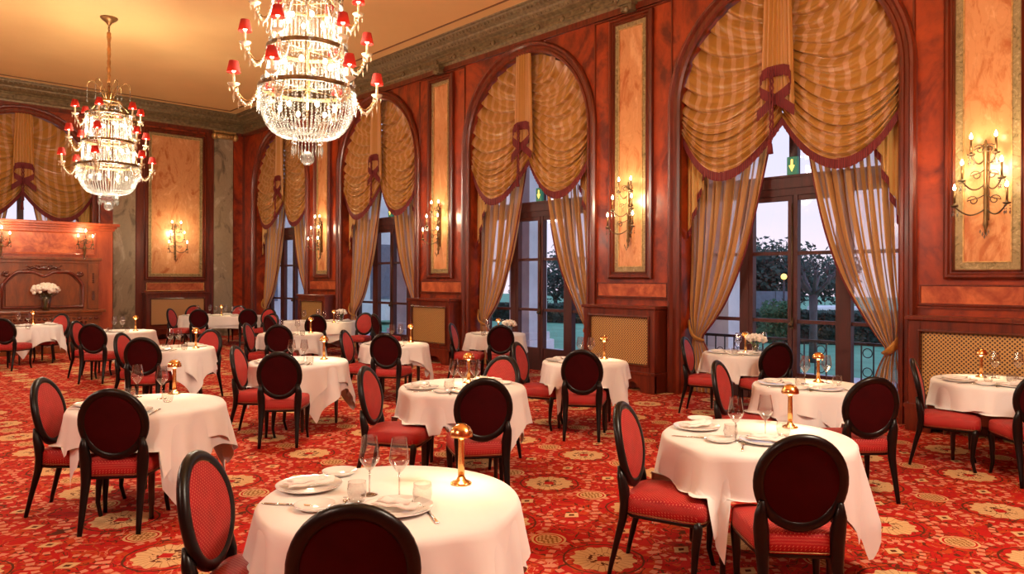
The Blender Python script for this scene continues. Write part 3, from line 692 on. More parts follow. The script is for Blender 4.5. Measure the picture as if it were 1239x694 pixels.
for x in (-0.75, 0.75):
    for y in (-1.0, 1.1): MB().lathe([(0.30,-0.09),(0.30,0.09)], (0,0,0), 20, M=Matrix.Translation((x,y,0.30)) @ Matrix.Rotation(PI/2,4,'Y')).build('wheel', M['rail'], v_)
tag(v_, 'white car half hidden beyond the hedge outside the nearest window', 'car')
s_ = empty('street_lamp', gp(948.5, 25)); MB().tube([(0,0,0),(0,0,2.0)], [0.04,0.03], 8).build('post', M['rail'], s_)
MB().ball((0,0,2.07), 0.10, 14, 10).build('lamp_globe', glow('street_lamp_glow', (1.0,0.55,0.12), 2.2), s_); tag(s_, 'street lamp with a lit yellow globe above the green bush', 'street lamp')
# iron balustrade outside the nearest window
bal = empty('balustrade', (10.36, AY[0], -0.02)); b = MB().box((-0.02, -1.7, 0.86), (0.02, 1.7, 0.90)).box((-0.015, -1.7, 0.08), (0.015, 1.7, 0.11)).box((-0.02,-1.7,0),(0.02,-1.66,0.9)).box((-0.02,1.66,0),(0.02,1.7,0.9)); b.build('rail', M['rail'], bal)
for k in range(21):
    y = -1.6 + 0.16*k
    b = MB().box((-0.008, y-0.008, 0.1), (0.008, y+0.008, 0.87))
    if k % 2 == 0 and k < 20:
        for zc in (0.76, 0.5, 0.24) if k % 4 == 0 else (0.63, 0.36): b.tube([(0, y+0.08+0.062*math.cos(TAU*j/14), zc+0.062*math.sin(TAU*j/14)) for j in range(14)], 0.007, 4, closed=True)
    b.build('baluster', M['rail'], bal)
tag(bal, 'wrought-iron balustrade with rings outside the nearest window', 'balustrade')
# exit signs on the transoms
M['sign_green'] = glow('sign_green', (0.02, 0.16, 0.09), 0.35); M['sign_glow'] = glow('sign_lit_arrow', (1.0, 0.62, 0.10), 1.6)
for c, l in zip(AY, ('nearest window', 'second window', 'third window', 'corner window')):
    s_ = empty('exit_sign', (XG-0.10, c-0.02, 3.20)); MB().box((-0.03,-0.075,0),(0.03,0.075,0.25)).build('sign_case', M['sign_green'], s_, bevel=0.006)
    b = MB().add([(-0.033,-0.014,0.21),(-0.033,0.014,0.21),(-0.033,0.014,0.13),(-0.033,0.042,0.13),(-0.033,0.0,0.04),(-0.033,-0.042,0.13),(-0.033,-0.014,0.13)], [(0,1,2,3,4,5,6)], False)
    b.build('arrow', M['sign_glow'], s_); tag(s_, 'small green exit sign with a lit down arrow on the transom of the ' + l, 'exit sign', 'exit signs on the window transoms')
# ================================================================== CURTAINS (local frame: x into the wall, y along it, z up)
R_ = AR + 0.004
ZT = AZ + R_
def lerp(a, b, t): return a + (b - a) * t
def swag_pt(s, t):
    if t < 0.62:
        a = PI/2 * (1 - t/0.62); ve, ze = R_*math.cos(a), AZ + R_*math.sin(a)
    else: ve, ze = R_, AZ - (t-0.62)/0.38*0.42
    zc = ZT - (ZT - 3.98) * t ** 0.9
    q = s
    z = lerp(zc, ze, q) - (0.66*t) * 4*q*(1-q) * (1 + 0.25*(q-0.5))
    return ve*s, z
def ribbon(b, pts, h, x, n=6, sgn=1):
    """a hanging band of fringe under a polyline of (y, z)"""
    P = []
    for (a, c), (d, e) in zip(pts, pts[1:]):
        for k in range(n): P.append((lerp(a, d, k/n), lerp(c, e, k/n)))
    P.append(pts[-1]); L = 0.0; vs = []; uv = []
    for i, (y, z) in enumerate(P):
        if i: L += math.hypot(y-P[i-1][0], z-P[i-1][1])
        w = 0.006*math.sin(L*90)
        xx = x if not callable(x) else x(y, z)
        for k, hh in enumerate((0.012, -h*0.5, -h)): vs.append((xx + w*k, y, z + hh)); uv.append((L, k/2))
    m = len(P); fs = [(i*3+k, (i+1)*3+k, (i+1)*3+k+1, i*3+k+1) for i in range(m-1) for k in range(2)]
    return b.add(vs, fs, True, uv)
def valance():
    root = empty('swag_valance')
    for sg in (-1, 1):
        rn = random.Random(5 + sg); ph = [rn.uniform(0, TAU) for _ in range(4)]
        def fold(s, t):
            f = 14.5*t**1.12 + 0.16*math.sin(5*s+ph[0]) + 0.12*math.sin(11*t+ph[1])
            w = abs(math.sin(PI*f))**0.75; w2 = math.sin(TAU*f*1.37 + 3*s + ph[2]); w3 = abs(math.sin(PI*(f*2.3 + 2.2*s + ph[3])))
            env = (0.45 + 0.55*s) * min(1, t*5)
            return (0.095*w + 0.020*w2 + 0.026*w3) * env
        def fn(u, v):
            s, t = u, v
            y, z = swag_pt(s, t)
            bul = 0.10*math.sin(PI*min(1, s*1.05))*t
            f_ = fold(s, t); x = 0.17 - bul - f_
            z -= 0.55*f_*min(1, 4*(1-t))
            return (x, sg*y, z, y + 0.05*math.sin(z*3.1) + 0.25*f_, z)
        sw = MB().grid(fn, 44, 240).build('swag', M['swag'], root)
        pts = [(sg*swag_pt(i/24, 1.0)[0], swag_pt(i/24, 1.0)[1]) for i in range(25)]
        ribbon(MB(), pts, 0.125, lambda y, z: 0.17 - 0.10*math.sin(PI*min(1, abs(y)/R_)) - 0.095*(0.45+0.55*abs(y)/R_), 4).build('fringe', M['fringe'], sw)
        # stepped side tail
        def tail(u, v):
            yy = R_ - 0.02 - 0.36*u
            step = math.floor(u*4)/4*0.6 + u*0.4
            zb = 2.43 + 1.15*step
            z = lerp(3.98, zb, v)
            return (0.20 + 0.028*math.sin(u*TAU*3.2), sg*yy, z, u*0.55, v)
        tl = MB().grid(tail, 40, 12).build('side_tail', M['tail_silk'], root)
        pts = []
        for k in range(41):
            q = tail(k/40, 1.0); pts.append((q[1], q[2]))
        ribbon(MB(), pts, 0.10, 0.165, 1).build('fringe', M['fringe'], tl)
    def jab(u, v):
        y = -0.24 + 0.48*u; zb = 4.24 - 0.22*abs(2*u-1)**0.8
        wn = lerp(0.78, 1.06, v)
        return (-0.02 + 0.022*math.sin(u*TAU*6), y*wn, lerp(math.sqrt(max(0, R_**2-y*y)) + AZ - 0.01, zb, v), u*0.8, v)
    jb = MB().grid(jab, 60, 14).build('jabot', M['jabot'], root)
    b = MB()
    for sg in (-1, 1):
        ribbon(b, [(0, 4.63), (sg*0.12, 4.625), (sg*0.20, 4.59)], 0.14, -0.075, 5)
        ribbon(b, [(sg*0.19, 4.57), (sg*0.225, 4.50), (sg*0.21, 4.36), (sg*0.10, 4.29), (0, 4.24)], 0.14, -0.085, 5)
        ribbon(b, [(0, 4.25), (sg*0.13, 4.16), (sg*0.27, 4.05)], 0.14, -0.070, 5)
    b.build('fringe', M['fringe'], jb)
    b = MB()
    for k, (y0, zb) in enumerate(((0.05, 3.62), (0.015, 3.72))):
        b.tube([(-0.12, y0+0.008*math.sin(j*1.9), lerp(4.58, zb, j/30)) for j in range(31)], 0.013, 6)
    cord = b.build('cord', M['fringe'], root)
    MB().lathe([(0.012,0.0),(0.028,-0.02),(0.022,-0.045),(0.03,-0.055),(0.045,-0.19),(0.0,-0.20)], (-0.12,0.05,3.63), 14).lathe([(0.01,0.0),(0.022,-0.02),(0.012,-0.06),(0.0,-0.07)], (-0.12,0.015,3.73), 10).build('tassel', M['fringe'], root)
    return root
def drape(sg, zbot=0.02):
    root = empty('tied_drape'); ztie = 0.85; rn = random.Random(11+sg); ph = rn.uniform(0, TAU)
    def vin(z):
        if z >= ztie:
            t = (4.05 - z)/(4.05-ztie); return 1.34*(0.14 + 0.45*t + 0.41*t**4)
        return 1.34 - 0.16*math.sin(min(1, (ztie - z)/0.5)*PI/2) - 0.05*(ztie-z)
    def vout(z):
        return R_ - 0.02 - 0.07*math.exp(-((z-ztie)/0.25)**2)
    def fn(u, v):
        z = lerp(4.05, zbot, v)
        a, c = vout(z), vin(z)
        y = lerp(a, c, u)
        near = math.exp(-((z-ztie)/0.3)**2)
        amp = 0.045 - 0.015*near
        w = math.sin(TAU*(8.3*u) + ph + 0.5*math.sin(2.1*z)) + 0.35*math.sin(TAU*15*u + 2*z)
        y += 0.015*math.sin(TAU*8.3*u + 1.2) * (1-near)
        return (0.31 + amp*w - 0.05*near, sg*y, z, u*2.3, z)
    MB().grid(fn, 110, 60).build('curtain_panel', M['drape'], root)
    b = MB(); ed = [fn(1.0, k/60)[:3] for k in range(61)]; b.tube([(x-0.005, y, z) for x, y, z in ed], 0.013, 5); b.build('braid_edge', M['fringe'], root)
    b = MB()
    band = []
    for k in range(17):
        t = k/16; a = PI*t
        band.append((0.25 - 0.10*math.sin(a), sg*lerp(R_-0.01, vin(ztie)-0.03, t), lerp(1.08, 0.80, t) - 0.05*math.sin(a)))
    b.tube(band, 0.055, 8, flat=(0.35, 1.0)); b.build('tieback', M['jabot'], root)
    return root
val0 = valance(); dr = {-1: drape(-1), 1: drape(1)}; drf = {-1: drape(-1, 2.22), 1: drape(1, 2.22)}
NW = ('nearest window', 'second window', 'third window', 'far corner window')
for i, c in enumerate(AY):
    v = val0 if i == 0 else copy_tree(val0); v.location = (XW, c, 0)
    tag(v, 'gold striped swag valance with crimson fringe in the arch of the ' + NW[i], 'valance', 'swag valances in the window arches')
    for sg in (-1, 1):
        d = dr[sg] if i == 0 else copy_tree(dr[sg]); d.location = (XW, c, 0)
        tag(d, 'gold striped curtain tied back at the %s side of the %s' % ('right' if sg < 0 else 'left', NW[i]), 'curtain', 'tied-back curtains at the windows')
v = copy_tree(val0); v.location = (FX, YF, 0); v.rotation_euler = (0, 0, PI/2)
tag(v, 'gold striped swag valance with crimson fringe in the arch above the fireplace', 'valance', 'swag valances in the window arches')
for sg in (-1, 1):
    d = drf[sg]; d.location = (FX, YF, 0); d.rotation_euler = (0, 0, PI/2)
    tag(d, 'gold striped curtain at the %s side of the arch above the fireplace' % ('left' if sg > 0 else 'right'), 'curtain', 'tied-back curtains at the windows')

# ================================================================== FIREPLACE
YP = 19.9
f = empty('fireplace', (FX, YP, 0))
def fp(b, name, m, par=f, **k): return b.build(name, m, par, **k)
HB = 1.46
fp(MB().box((-HB, 0.0, 0.98), (HB, YF-YP, 2.93)).box((-HB, 0, 0), (-0.80, YF-YP, 0.98)).box((0.80, 0, 0), (HB, YF-YP, 0.98)).box((-0.8, 0.5, 0), (0.8, YF-YP, 0.98)), 'chimney_breast', M['breast'])
fp(MB().box((-HB-0.04,-0.03,2.86),(HB+0.04,YF-YP,2.92)).box((-HB-0.08,-0.07,2.92),(HB+0.08,YF-YP,2.97)).box((-HB-0.13,-0.12,2.97),(HB+0.13,YF-YP,3.04)), 'top_cornice', M['breast'], bevel=0.008)
mpP = lambda u, v, p: (u, -p, v)
pl = fp(plate(mpP, -1.05, 1.05, 2.30, 2.78, 0.015), 'veneer_panel', M['burl_light']); fp(rframe(MB(), mpP, -1.09, 1.09, 2.26, 2.82, [(0,0),(0,0.03),(0.02,0.03),(0.05,0.012)]), 'panel_moulding', M['breast'])
fp(MB().box((-1.20,-0.10,2.14),(1.20,0,2.20)).box((-1.16,-0.07,2.06),(1.16,0,2.14)), 'frieze_moulding', M['carved'], bevel=0.008)
fp(MB().box((-1.14,-0.05,0.96),(1.14,0,2.06)), 'overmantel_panel', M['carved'])
# double-curved frame with carving
def dcurve(s):
    h = 0.80; u = s*h; z = 1.62 + 0.24*math.sin(PI*min(1, (1-abs(s))*1.35)**0.75)
    return u, 1.86 - 0.30*max(0, abs(s)-0.62)**1.5*4.2 - 0.10*math.exp(-(s/0.16)**2)
top = [dcurve(-1 + 2*k/40) for k in range(41)]
path = [(-0.80, -0.07, 1.04)] + [(u, -0.07, z) for u, z in top] + [(0.80, -0.07, 1.04)]
fp(MB().tube(path + [(0, -0.07, 1.04)], 0.035, 8, closed=True), 'arched_moulding', M['frame'])
inner = [(x*0.93, -0.06, (z-1.04)*0.93+1.07) for x, y, z in path]
fp(MB().tube(inner + [(0, -0.06, 1.07)], 0.014, 6, closed=True), 'inner_bead', M['frame_dark'])
for sg in (-1, 1):
    b = MB()
    for k in range(7):
        a = k/6; b.ball((sg*(0.09+0.30*a), -0.075, 1.93+0.04*math.sin(a*5)), 0.052-0.025*a, 8, 5, (1.5, 0.6, 0.7))
    b.tube([(sg*(0.08+0.04*j), -0.08, 1.98+0.03*math.sin(j*1.1)) for j in range(8)], 0.014, 5)
    fp(b, 'carved_spray', M['frame_dark'])
    b = MB()
    for k in range(6): b.ball((sg*(0.74+0.045*math.cos(k)), -0.07, 1.80+0.04*math.sin(k*2)), 0.036, 7, 5)
    fp(b, 'corner_carving', M['frame_dark'])
b = MB(); b.ball((0, -0.08, 1.95), 0.07, 10, 6, (1.2, 0.6, 0.8))
fp(b, 'carved_crest', M['frame_dark'])
for sg in (-1, 1):
    b = MB().box((sg*0.90, -0.10, 0.99), (sg*1.12, -0.05, 2.06)); p = fp(b, 'overmantel_pilaster', M['carved'], bevel=0.006)
    b = MB()
    for k in range(6): b.ball((sg*1.01, -0.115, 1.22+0.035*k), 0.04-0.002*k, 8, 5, (0.9, 0.5, 0.8))
    for k in range(5): b.ball((sg*1.01, -0.11, 1.62+0.05*k), 0.024, 8, 5)
    fp(b, 'carved_drop', M['frame_dark'], p)
fp(MB().box((-1.24,-0.30,0.91),(1.24,0,0.97)).box((-1.18,-0.24,0.84),(1.18,0,0.91)), 'mantel_shelf', M['carved'], bevel=0.012)
fp(MB().box((-1.14,-0.20,0.70),(1.14,0,0.84)), 'carved_frieze', M['carved'])
b = MB()
for k in range(19):
    b.ball((-1.05+k*0.1167, -0.205, 0.77), 0.035 if k % 3 else 0.05, 8, 5, (1.1, 0.5, 0.8))
fp(b, 'frieze_carving', M['frame_dark'])
for sg in (-1, 1):
    b = MB(); b.box((sg*0.86,-0.18,0.0),(sg*1.12,0,0.12)).box((sg*0.88,-0.14,0.12),(sg*1.10,0,0.60)).box((sg*0.86,-0.18,0.60),(sg*1.12,0,0.70)); p = fp(b, 'jamb', M['carved'], bevel=0.008)
    b = MB()
    for k in range(5): b.ball((sg*0.99, -0.15, 0.2+0.08*k), 0.035, 8, 5, (1.2, 0.5, 0.8))
    fp(b, 'jamb_carving', M['frame_dark'], p)
fp(MB().box((-1.30,-0.45,0.0),(1.30,0.5,0.16)), 'hearth', M['carved'], bevel=0.01)
tag(f, 'tall carved mahogany chimneypiece with burl panel and mantel shelf below the arched opening', 'fireplace')

def bouquet(b, c, r, n, fl=0.7, br=0.05):
    rn = random.Random(n); c = Vector(c)
    for k in range(n):
        a = k*2.39996; q = math.sqrt((k+0.5)/n); p = c + Vector((r*q*math.cos(a), r*q*math.sin(a), fl*r*math.sqrt(max(0, 1-q*q*0.9))))
        for j in range(9):
            d = Vector((rn.gauss(0,1), rn.gauss(0,1), rn.gauss(0,1)+0.4)).normalized()
            b.ball(tuple(p + d*br*0.62), br*0.5, 6, 4)
def vase_of_flowers(loc, label, r=0.17, h=0.26, n=16, z0=0.0, br=0.06, kind='hydrangea'):
    v = empty('flower_vase', loc)
    MB().lathe([(0.0,0.004),(h*0.20,0.004),(h*0.24,h*0.1),(h*0.30,h*0.55),(h*0.36,h*1.0),(h*0.34,h*1.0),(h*0.28,h*0.55),(h*0.21,0.02),(0,0.02)], n=20, cap=False).build('glass_vase', M['wineglass'], v)
    b = MB(); rn = random.Random(4)
    for k in range(9):
        a = TAU*k/9; b.tube([(h*0.12*math.cos(a+2), h*0.12*math.sin(a+2), 0.02), (h*0.15*math.cos(a), h*0.15*math.sin(a), h*0.7), (r*0.5*math.cos(a), r*0.5*math.sin(a), h*1.15)], 0.005, 5)
    b.build('stems', M['leaf'], v)
    b = MB(); bouquet(b, (0,0,h*1.12), r, n, 0.62, br); b.build('flower_heads', M['petal'], v)
    b = MB()
    for k in range(8):
        a = TAU*k/8+0.3; p = Vector((r*0.85*math.cos(a), r*0.85*math.sin(a), h*1.0)); q = Vector((-math.sin(a), math.cos(a), 0))*0.02
        b.add([p*0.6+Vector((0,0,h*0.4)), p+q, p*1.15-Vector((0,0,0.02)), p-q], [(0,1,2,3)], True)
    b.build('leaves', M['leaf'], v); tag(v, label, 'vase of flowers'); return v
vase_of_flowers((3.83, YP-0.17, 0.97), 'round bunch of white hydrangeas in a glass vase on the mantel shelf', 0.25, 0.36, 26, br=0.085)

# ================================================================== SCONCES (local frame: +x out of the wall)
def sconce(tiers, zs, z0, z1, name='wall_sconce'):
    root = empty(name); b = MB()
    b.lathe([(0.0,z0-0.07),(0.015,z0-0.04),(0.012,z0),(0.030,z0+0.05),(0.018,z0+0.10),(0.024,z0+0.3),(0.016,(z0+z1)/2-0.05),(0.032,(z0+z1)/2),(0.016,(z0+z1)/2+0.05),(0.022,z1-0.14),(0.040,z1-0.06),(0.018,z1),(0.012,z1+0.04),(0,z1+0.06)], (0.06,0,0), 12)
    b.box((0.0,-0.022,z0+0.1),(0.05,0.022,z1-0.1)); b.build('backplate_stem', M['antique'], root)
    for (w, out, zb) in tiers:
        for sg in (-1, 1) if w > 0 else (1,):
            ya = sg*w; cup = zb - 0.21
            zs_ = cup + 0.0
            b = MB(); p0 = Vector((0.06, 0, zs_-0.02)); p3 = Vector((out, ya, cup))
            pts = []
            for k in range(13):
                t = k/12; p = p0.lerp(p3, t); p.z = zs_ - 0.02 + 0.02*t - 0.085*math.sin(PI*t); pts.append(p)
            b.tube(pts, 0.009, 6)
            sc = [(0.06+0.35*(out-0.06)*(1)+0, sg*(w*0.42 + 0.060*(1-k/16)*math.cos(k*0.62)), cup+0.065+0.060*(1-k/16)*math.sin(k*0.62)) for k in range(15)] if w > 0 else []
            if sc: b.tube([(0.06, sg*0.01, cup+0.13), (0.06+0.2*(out-0.06), sg*w*0.2, cup+0.10)] + sc, 0.007, 5)
            b.lathe([(0.006,-0.01),(0.035,0.0),(0.042,0.015),(0.016,0.02),(0.014,0.035)], (out, ya, cup), 12)
            arm = b.build('arm', M['iron'], root)
            MB().lathe([(0.012,0),(0.011,0.15)], (out, ya, cup+0.03), 10).build('candle_tube', M['antique'], arm)
            MB().lathe([(0.0,0.0),(0.012,0.008),(0.017,0.028),(0.010,0.05),(0.0,0.072)], (out, ya, zb-0.03), 10, cap=False).build('flame_bulb', M['bulb'], arm)
            b = MB()
            for k in range(3):
                for j in range(3): b.gem((out + 0.03*math.cos(k*2.1), ya + 0.03*math.sin(k*2.1), cup-0.02-0.035*j), 0.008 if j < 2 else 0.011, 0.013 if j < 2 else 0.026)
            b.build('crystal_drops', M['crystal'], arm)
    b = MB()
    for k in range(5): b.gem((0.10, 0.02*(k-2), z0-0.03-0.03*(2-abs(k-2))), 0.010, 0.03)
    b.build('crystal_pendants', M['crystal'], root)
    return root
sc0 = sconce([(0.25,0.27,2.76),(0.19,0.22,3.04),(0.12,0.15,3.33)], None, 2.30, 3.24)
for i, c in enumerate(PIERS):
    s_ = sc0 if i == 0 else copy_tree(sc0); s_.location = (XW-0.024, c, 0); s_.rotation_euler = (0,0,PI)
    tag(s_, 'bronze six-candle crystal sconce on the marble panel ' + ('right of the nearest window', 'between the nearest and second windows', 'between the second and third windows', 'between the third and corner windows')[i], 'wall sconce', 'six-candle sconces on the marble panels')
    lamp('sconce_light', (XW-0.42, c, 3.02), 26, 0.10, WARM2)
s_ = copy_tree(sc0); s_.location = (7.50, YF-0.024, 0); s_.rotation_euler = (0,0,-PI/2); lamp('sconce_light', (7.50, YF-0.42, 3.02), 26, 0.10, WARM2)
tag(s_, 'bronze six-candle crystal sconce on the marble panel right of the fireplace', 'wall sconce', 'six-candle sconces on the marble panels')
sc1 = sconce([(0.155,0.14,2.72),(0.0,0.17,2.84)], None, 2.26, 2.50)
for k, x in enumerate((4.64, 2.98)):
    s_ = sc1 if k == 0 else copy_tree(sc1); s_.location = (x, YP-0.016, 0); s_.rotation_euler = (0,0,-PI/2)
    tag(s_, 'three-candle sconce on the chimneypiece, ' + ('right of its middle' if k == 0 else 'left of its middle, at the left edge of the picture'), 'wall sconce', 'three-candle sconces on the chimneypiece')
    lamp('sconce_light', (x, YP-0.35, 2.86), 13, 0.08, WARM2)

# ================================================================== CHANDELIERS (local z = 0 at the lowest crystal ball)
def chandelier():
    root = empty('crystal_chandelier'); Z0 = 3.0; T = Matrix.Translation((0,0,-Z0))
    def fin(b, name, m, par=root, **k): b.xf(T); return b.build(name, m, par, **k)
    def ring(b, r, z, h=0.022): b.lathe([(r-0.012,z-h),(r+0.012,z-h),(r+0.016,z),(r+0.012,z+h),(r-0.012,z+h),(r-0.016,z),(r-0.012,z-h)], n=48, cap=False)
    rings = [(0.375,4.80,0.75),(0.43,4.28,0.86),(0.52,3.84,1.0)]
    for r, z, _ in rings:
        b = MB(); ring(b, r, z)
        for k in range(6):
            a = TAU*k/6+0.2; b.tube([(0,0,z),(r*math.cos(a), r*math.sin(a), z)], 0.006, 5)
        g = fin(b, 'ring', M['antique'])
        for k in range(6):
            a = TAU*k/6+0.1; fin(MB().ball(((r+0.02)*math.cos(a), (r+0.02)*math.sin(a), z+0.02), 0.034, 8, 6), 'rosette', M['crystal'], g)
    b = MB(); b.tube([(0,0,3.35),(0,0,5.30)], 0.016, 8); b.lathe([(0.0,5.02),(0.05,5.04),(0.07,5.10),(0.03,5.16),(0.02,5.3),(0.03,5.34),(0,5.36)], n=14)
    fin(b, 'stem', M['bronze'])
    # ribs from the crown to the top ring and between the rings
    b = MB(); ring(b, 0.20, 5.04, 0.02)
    for k in range(6):
        a = TAU*k/6
        ca, sa = math.cos(a), math.sin(a)
        b.tube([(0.19*ca,0.19*sa,5.04),(0.28*ca,0.28*sa,4.93),(0.375*ca,0.375*sa,4.82)], 0.007, 5)
        b.tube([(0.375*ca,0.375*sa,4.80),(0.43*ca,0.43*sa,4.28)], 0.006, 5); b.tube([(0.43*ca,0.43*sa,4.28),(0.52*ca,0.52*sa,3.84)], 0.006, 5)
    fin(b, 'crown_frame', M['bronze'])
    for k in range(6):                                      # plume arms with hanging drops
        a = TAU*k/6 + 0.26; ca, sa = math.cos(a), math.sin(a)
        P = [(0.04,5.05),(0.12,5.22),(0.20,5.36),(0.28,5.42),(0.35,5.38),(0.36,5.30)]
        p = fin(MB().tube([(r*ca, r*sa, z) for r, z in P], [0.008]*5+[0.004], 6), 'plume_arm', M['bronze'])
        b = MB()
        for j in range(5): b.gem((0.36*ca, 0.36*sa, 5.27-0.04*j), 0.011, 0.02)
        b.gem((0.36*ca, 0.36*sa, 5.04), 0.016, 0.05)
        fin(b, 'drop', M['crystal'], p)
    def fringe(r, z, n, beads, drop, nm='crystal_fringe', dr=0.0):
        b = MB()
        for k in range(n):
            a = TAU*k/n; x, y = math.cos(a), math.sin(a); e = 0.02*(k % 2)
            for j in range(beads): b.gem(((r+dr*j)*x, (r+dr*j)*y, z-0.03-0.034*j), 0.0095, 0.017, rot=a)
            zz = z-0.03-0.034*beads-drop*0.5-e; b.gem((r*x, r*y, zz), 0.012, drop*0.55+e, rot=a)
        return fin(b, nm, M['crystal'], kind='stuff')
    fringe(0.20, 5.03, 22, 2, 0.07)
    fringe(0.385, 4.79, 56, 6, 0.14); fringe(0.30, 4.74, 36, 7, 0.12); fringe(0.44, 4.27, 64, 5, 0.12); fringe(0.35, 4.22, 40, 5, 0.1)
    b = MB()                                                # basket of bead strings
    for k in range(64):
        a = TAU*k/64; x, y = math.cos(a), math.sin(a)
        for j in range(23):
            t = j/22; r = 0.525*math.cos(t*PI/2*0.99)**0.42*(1 - 0.05*t) ; z = 3.80 - 0.50*math.sin(t*PI/2)
            if r < 0.15: continue
            b.gem((r*x, r*y, z), 0.0125, 0.0145, rot=a)
    for rr, zz, nn in ((0.50,3.60,70),(0.42,3.42,64),(0.33,3.34,54),(0.24,3.31,40)):
        for k in range(nn): b.gem((rr*math.cos(TAU*k/nn), rr*math.sin(TAU*k/nn), zz), 0.013)
    fin(b, 'crystal_basket', M['crystal'], kind='stuff')
    fringe(0.535, 3.82, 44, 3, 0.09); fringe(0.165, 3.34, 26, 3, 0.09)
    fin(MB().ball((0,0,3.07), 0.080, 14, 9), 'crystal_ball', M['crystal'])
    # swags of beads between the tiers
    b = MB()
    for k in range(6):
        a0, a1 = TAU*k/6, TAU*(k+1)/6
        for j in range(15):
            t = j/14; a = lerp(a0, a1, t); r = 0.44; b.gem((r*math.cos(a), r*math.sin(a), 4.62-0.17*math.sin(PI*t)), 0.011)
    fin(b, 'bead_garland', M['crystal'], kind='stuff')
    # arms with candle, cup and red shade
    for (r0, zr, _), (rs, zs_) in zip(rings, ((0.56,4.93),(0.66,4.48),(0.775,4.02))):
        for k in range(6):
            a = TAU*k/6 + 0.62; ca, sa = math.cos(a), math.sin(a); cup = zs_-0.20
            P = []
            for j in range(15):
                t = j/14; r = lerp(r0, rs, t); z = lerp(zr-0.02, cup, t) - 0.17*math.sin(PI*t**0.9)*(1-0.15*t); P.append((r*ca, r*sa, z))
            arm = fin(MB().tube(P, 0.008, 6), 'arm', M['bronze'])
            b = MB()
            for j in range(1, 15):
                t = j/14; r = lerp(r0, rs, t); z = lerp(zr-0.02, cup, t) - 0.20*math.sin(PI*t)*(1-0.1*t); b.ball((r*ca, r*sa, z-0.012), 0.019, 6, 4)
            for j in range(3):
                t = 0.3+0.25*j; r = lerp(r0, rs, t); b.gem((r*ca, r*sa, cup-0.20), 0.010, 0.05)
            for j in range(6):
                q = TAU*j/6; b.gem((rs*ca+0.05*math.cos(q), rs*sa+0.05*math.sin(q), cup-0.04), 0.008, 0.028)
            b.gem((rs*ca, rs*sa, cup-0.13), 0.013, 0.06)
            fin(b, 'bead_string', M['cream_glass'], arm)
            fin(MB().lathe([(0.012,-0.02),(0.05,0.0),(0.066,0.022),(0.045,0.012),(0.014,0.01)], (rs*ca, rs*sa, cup), 14, cap=False), 'drip_cup', M['cream_glass'], arm)
            fin(MB().lathe([(0.015,0.0),(0.013,0.13)], (rs*ca, rs*sa, cup+0.01), 10), 'candle', M['candle'], arm)
            fin(MB().lathe([(0.074,0.0),(0.048,0.125),(0.046,0.125),(0.072,0.0)], (rs*ca, rs*sa, zs_-0.06), 18, cap=False), 'lamp_shade', M['shade'], arm)
            fin(MB().ball((rs*ca, rs*sa, zs_-0.035), 0.021, 8, 6), 'bulb', M['bulb'], arm)
    for r, z in ((0.22,4.62),(0.26,4.12),(0.30,3.62)):
        for k in range(6):
            a = TAU*k/6+z*3; fin(MB().ball((r*math.cos(a), r*math.sin(a), z), 0.024, 10, 7, (1,1,1.3)), 'inner_bulb', M['bulb'])
    b = MB()                                                # chain with a wrapped sleeve up to the ceiling
    z = 5.34; k = 0
    while z < ZC-0.14:
        q = (k % 2)*PI/2; b.tube([(0.017*math.cos(w)*math.cos(q), 0.017*math.cos(w)*math.sin(q), z+0.035+0.035*math.sin(w)) for w in [TAU*j/10 for j in range(10)]], 0.006, 5, closed=True); z += 0.052; k += 1
    fin(b, 'chain', M['bronze'])
    b = MB(); pr = []; rn = random.Random(9)
    zz = 5.40
    while zz < ZC-0.28: pr.append((rn.uniform(0.022,0.040), zz)); zz += 0.045
    b.lathe(pr, n=10); fin(b, 'chain_sleeve', plain('gold_silk_sleeve', (0.50,0.24,0.06), 0.6, 0, 0.3, 12))
    fin(MB().lathe([(0.0,ZC-0.15),(0.03,ZC-0.14),(0.05,ZC-0.10),(0.12,ZC-0.05),(0.15,ZC-0.02),(0.15,ZC)], n=28), 'ceiling_rose', M['bronze'])
    return root
ch0 = chandelier()
for i, yy in enumerate(CHY):
    c_ = ch0 if i == 0 else copy_tree(ch0); c_.location = (CHX, yy, 3.0); 
    if i: c_.rotation_euler = (0, 0, 0.42)
    tag(c_, ('larger, nearer crystal chandelier with red shades, its top cut off', 'smaller, farther crystal chandelier with red shades and its chain in view')[i], 'chandelier', 'crystal chandeliers')
    for z, pw in ((4.62, 125), (4.12, 125), (3.60, 135)): lamp('chandelier_and_fill_light', (CHX, yy, z), pw, 0.20)
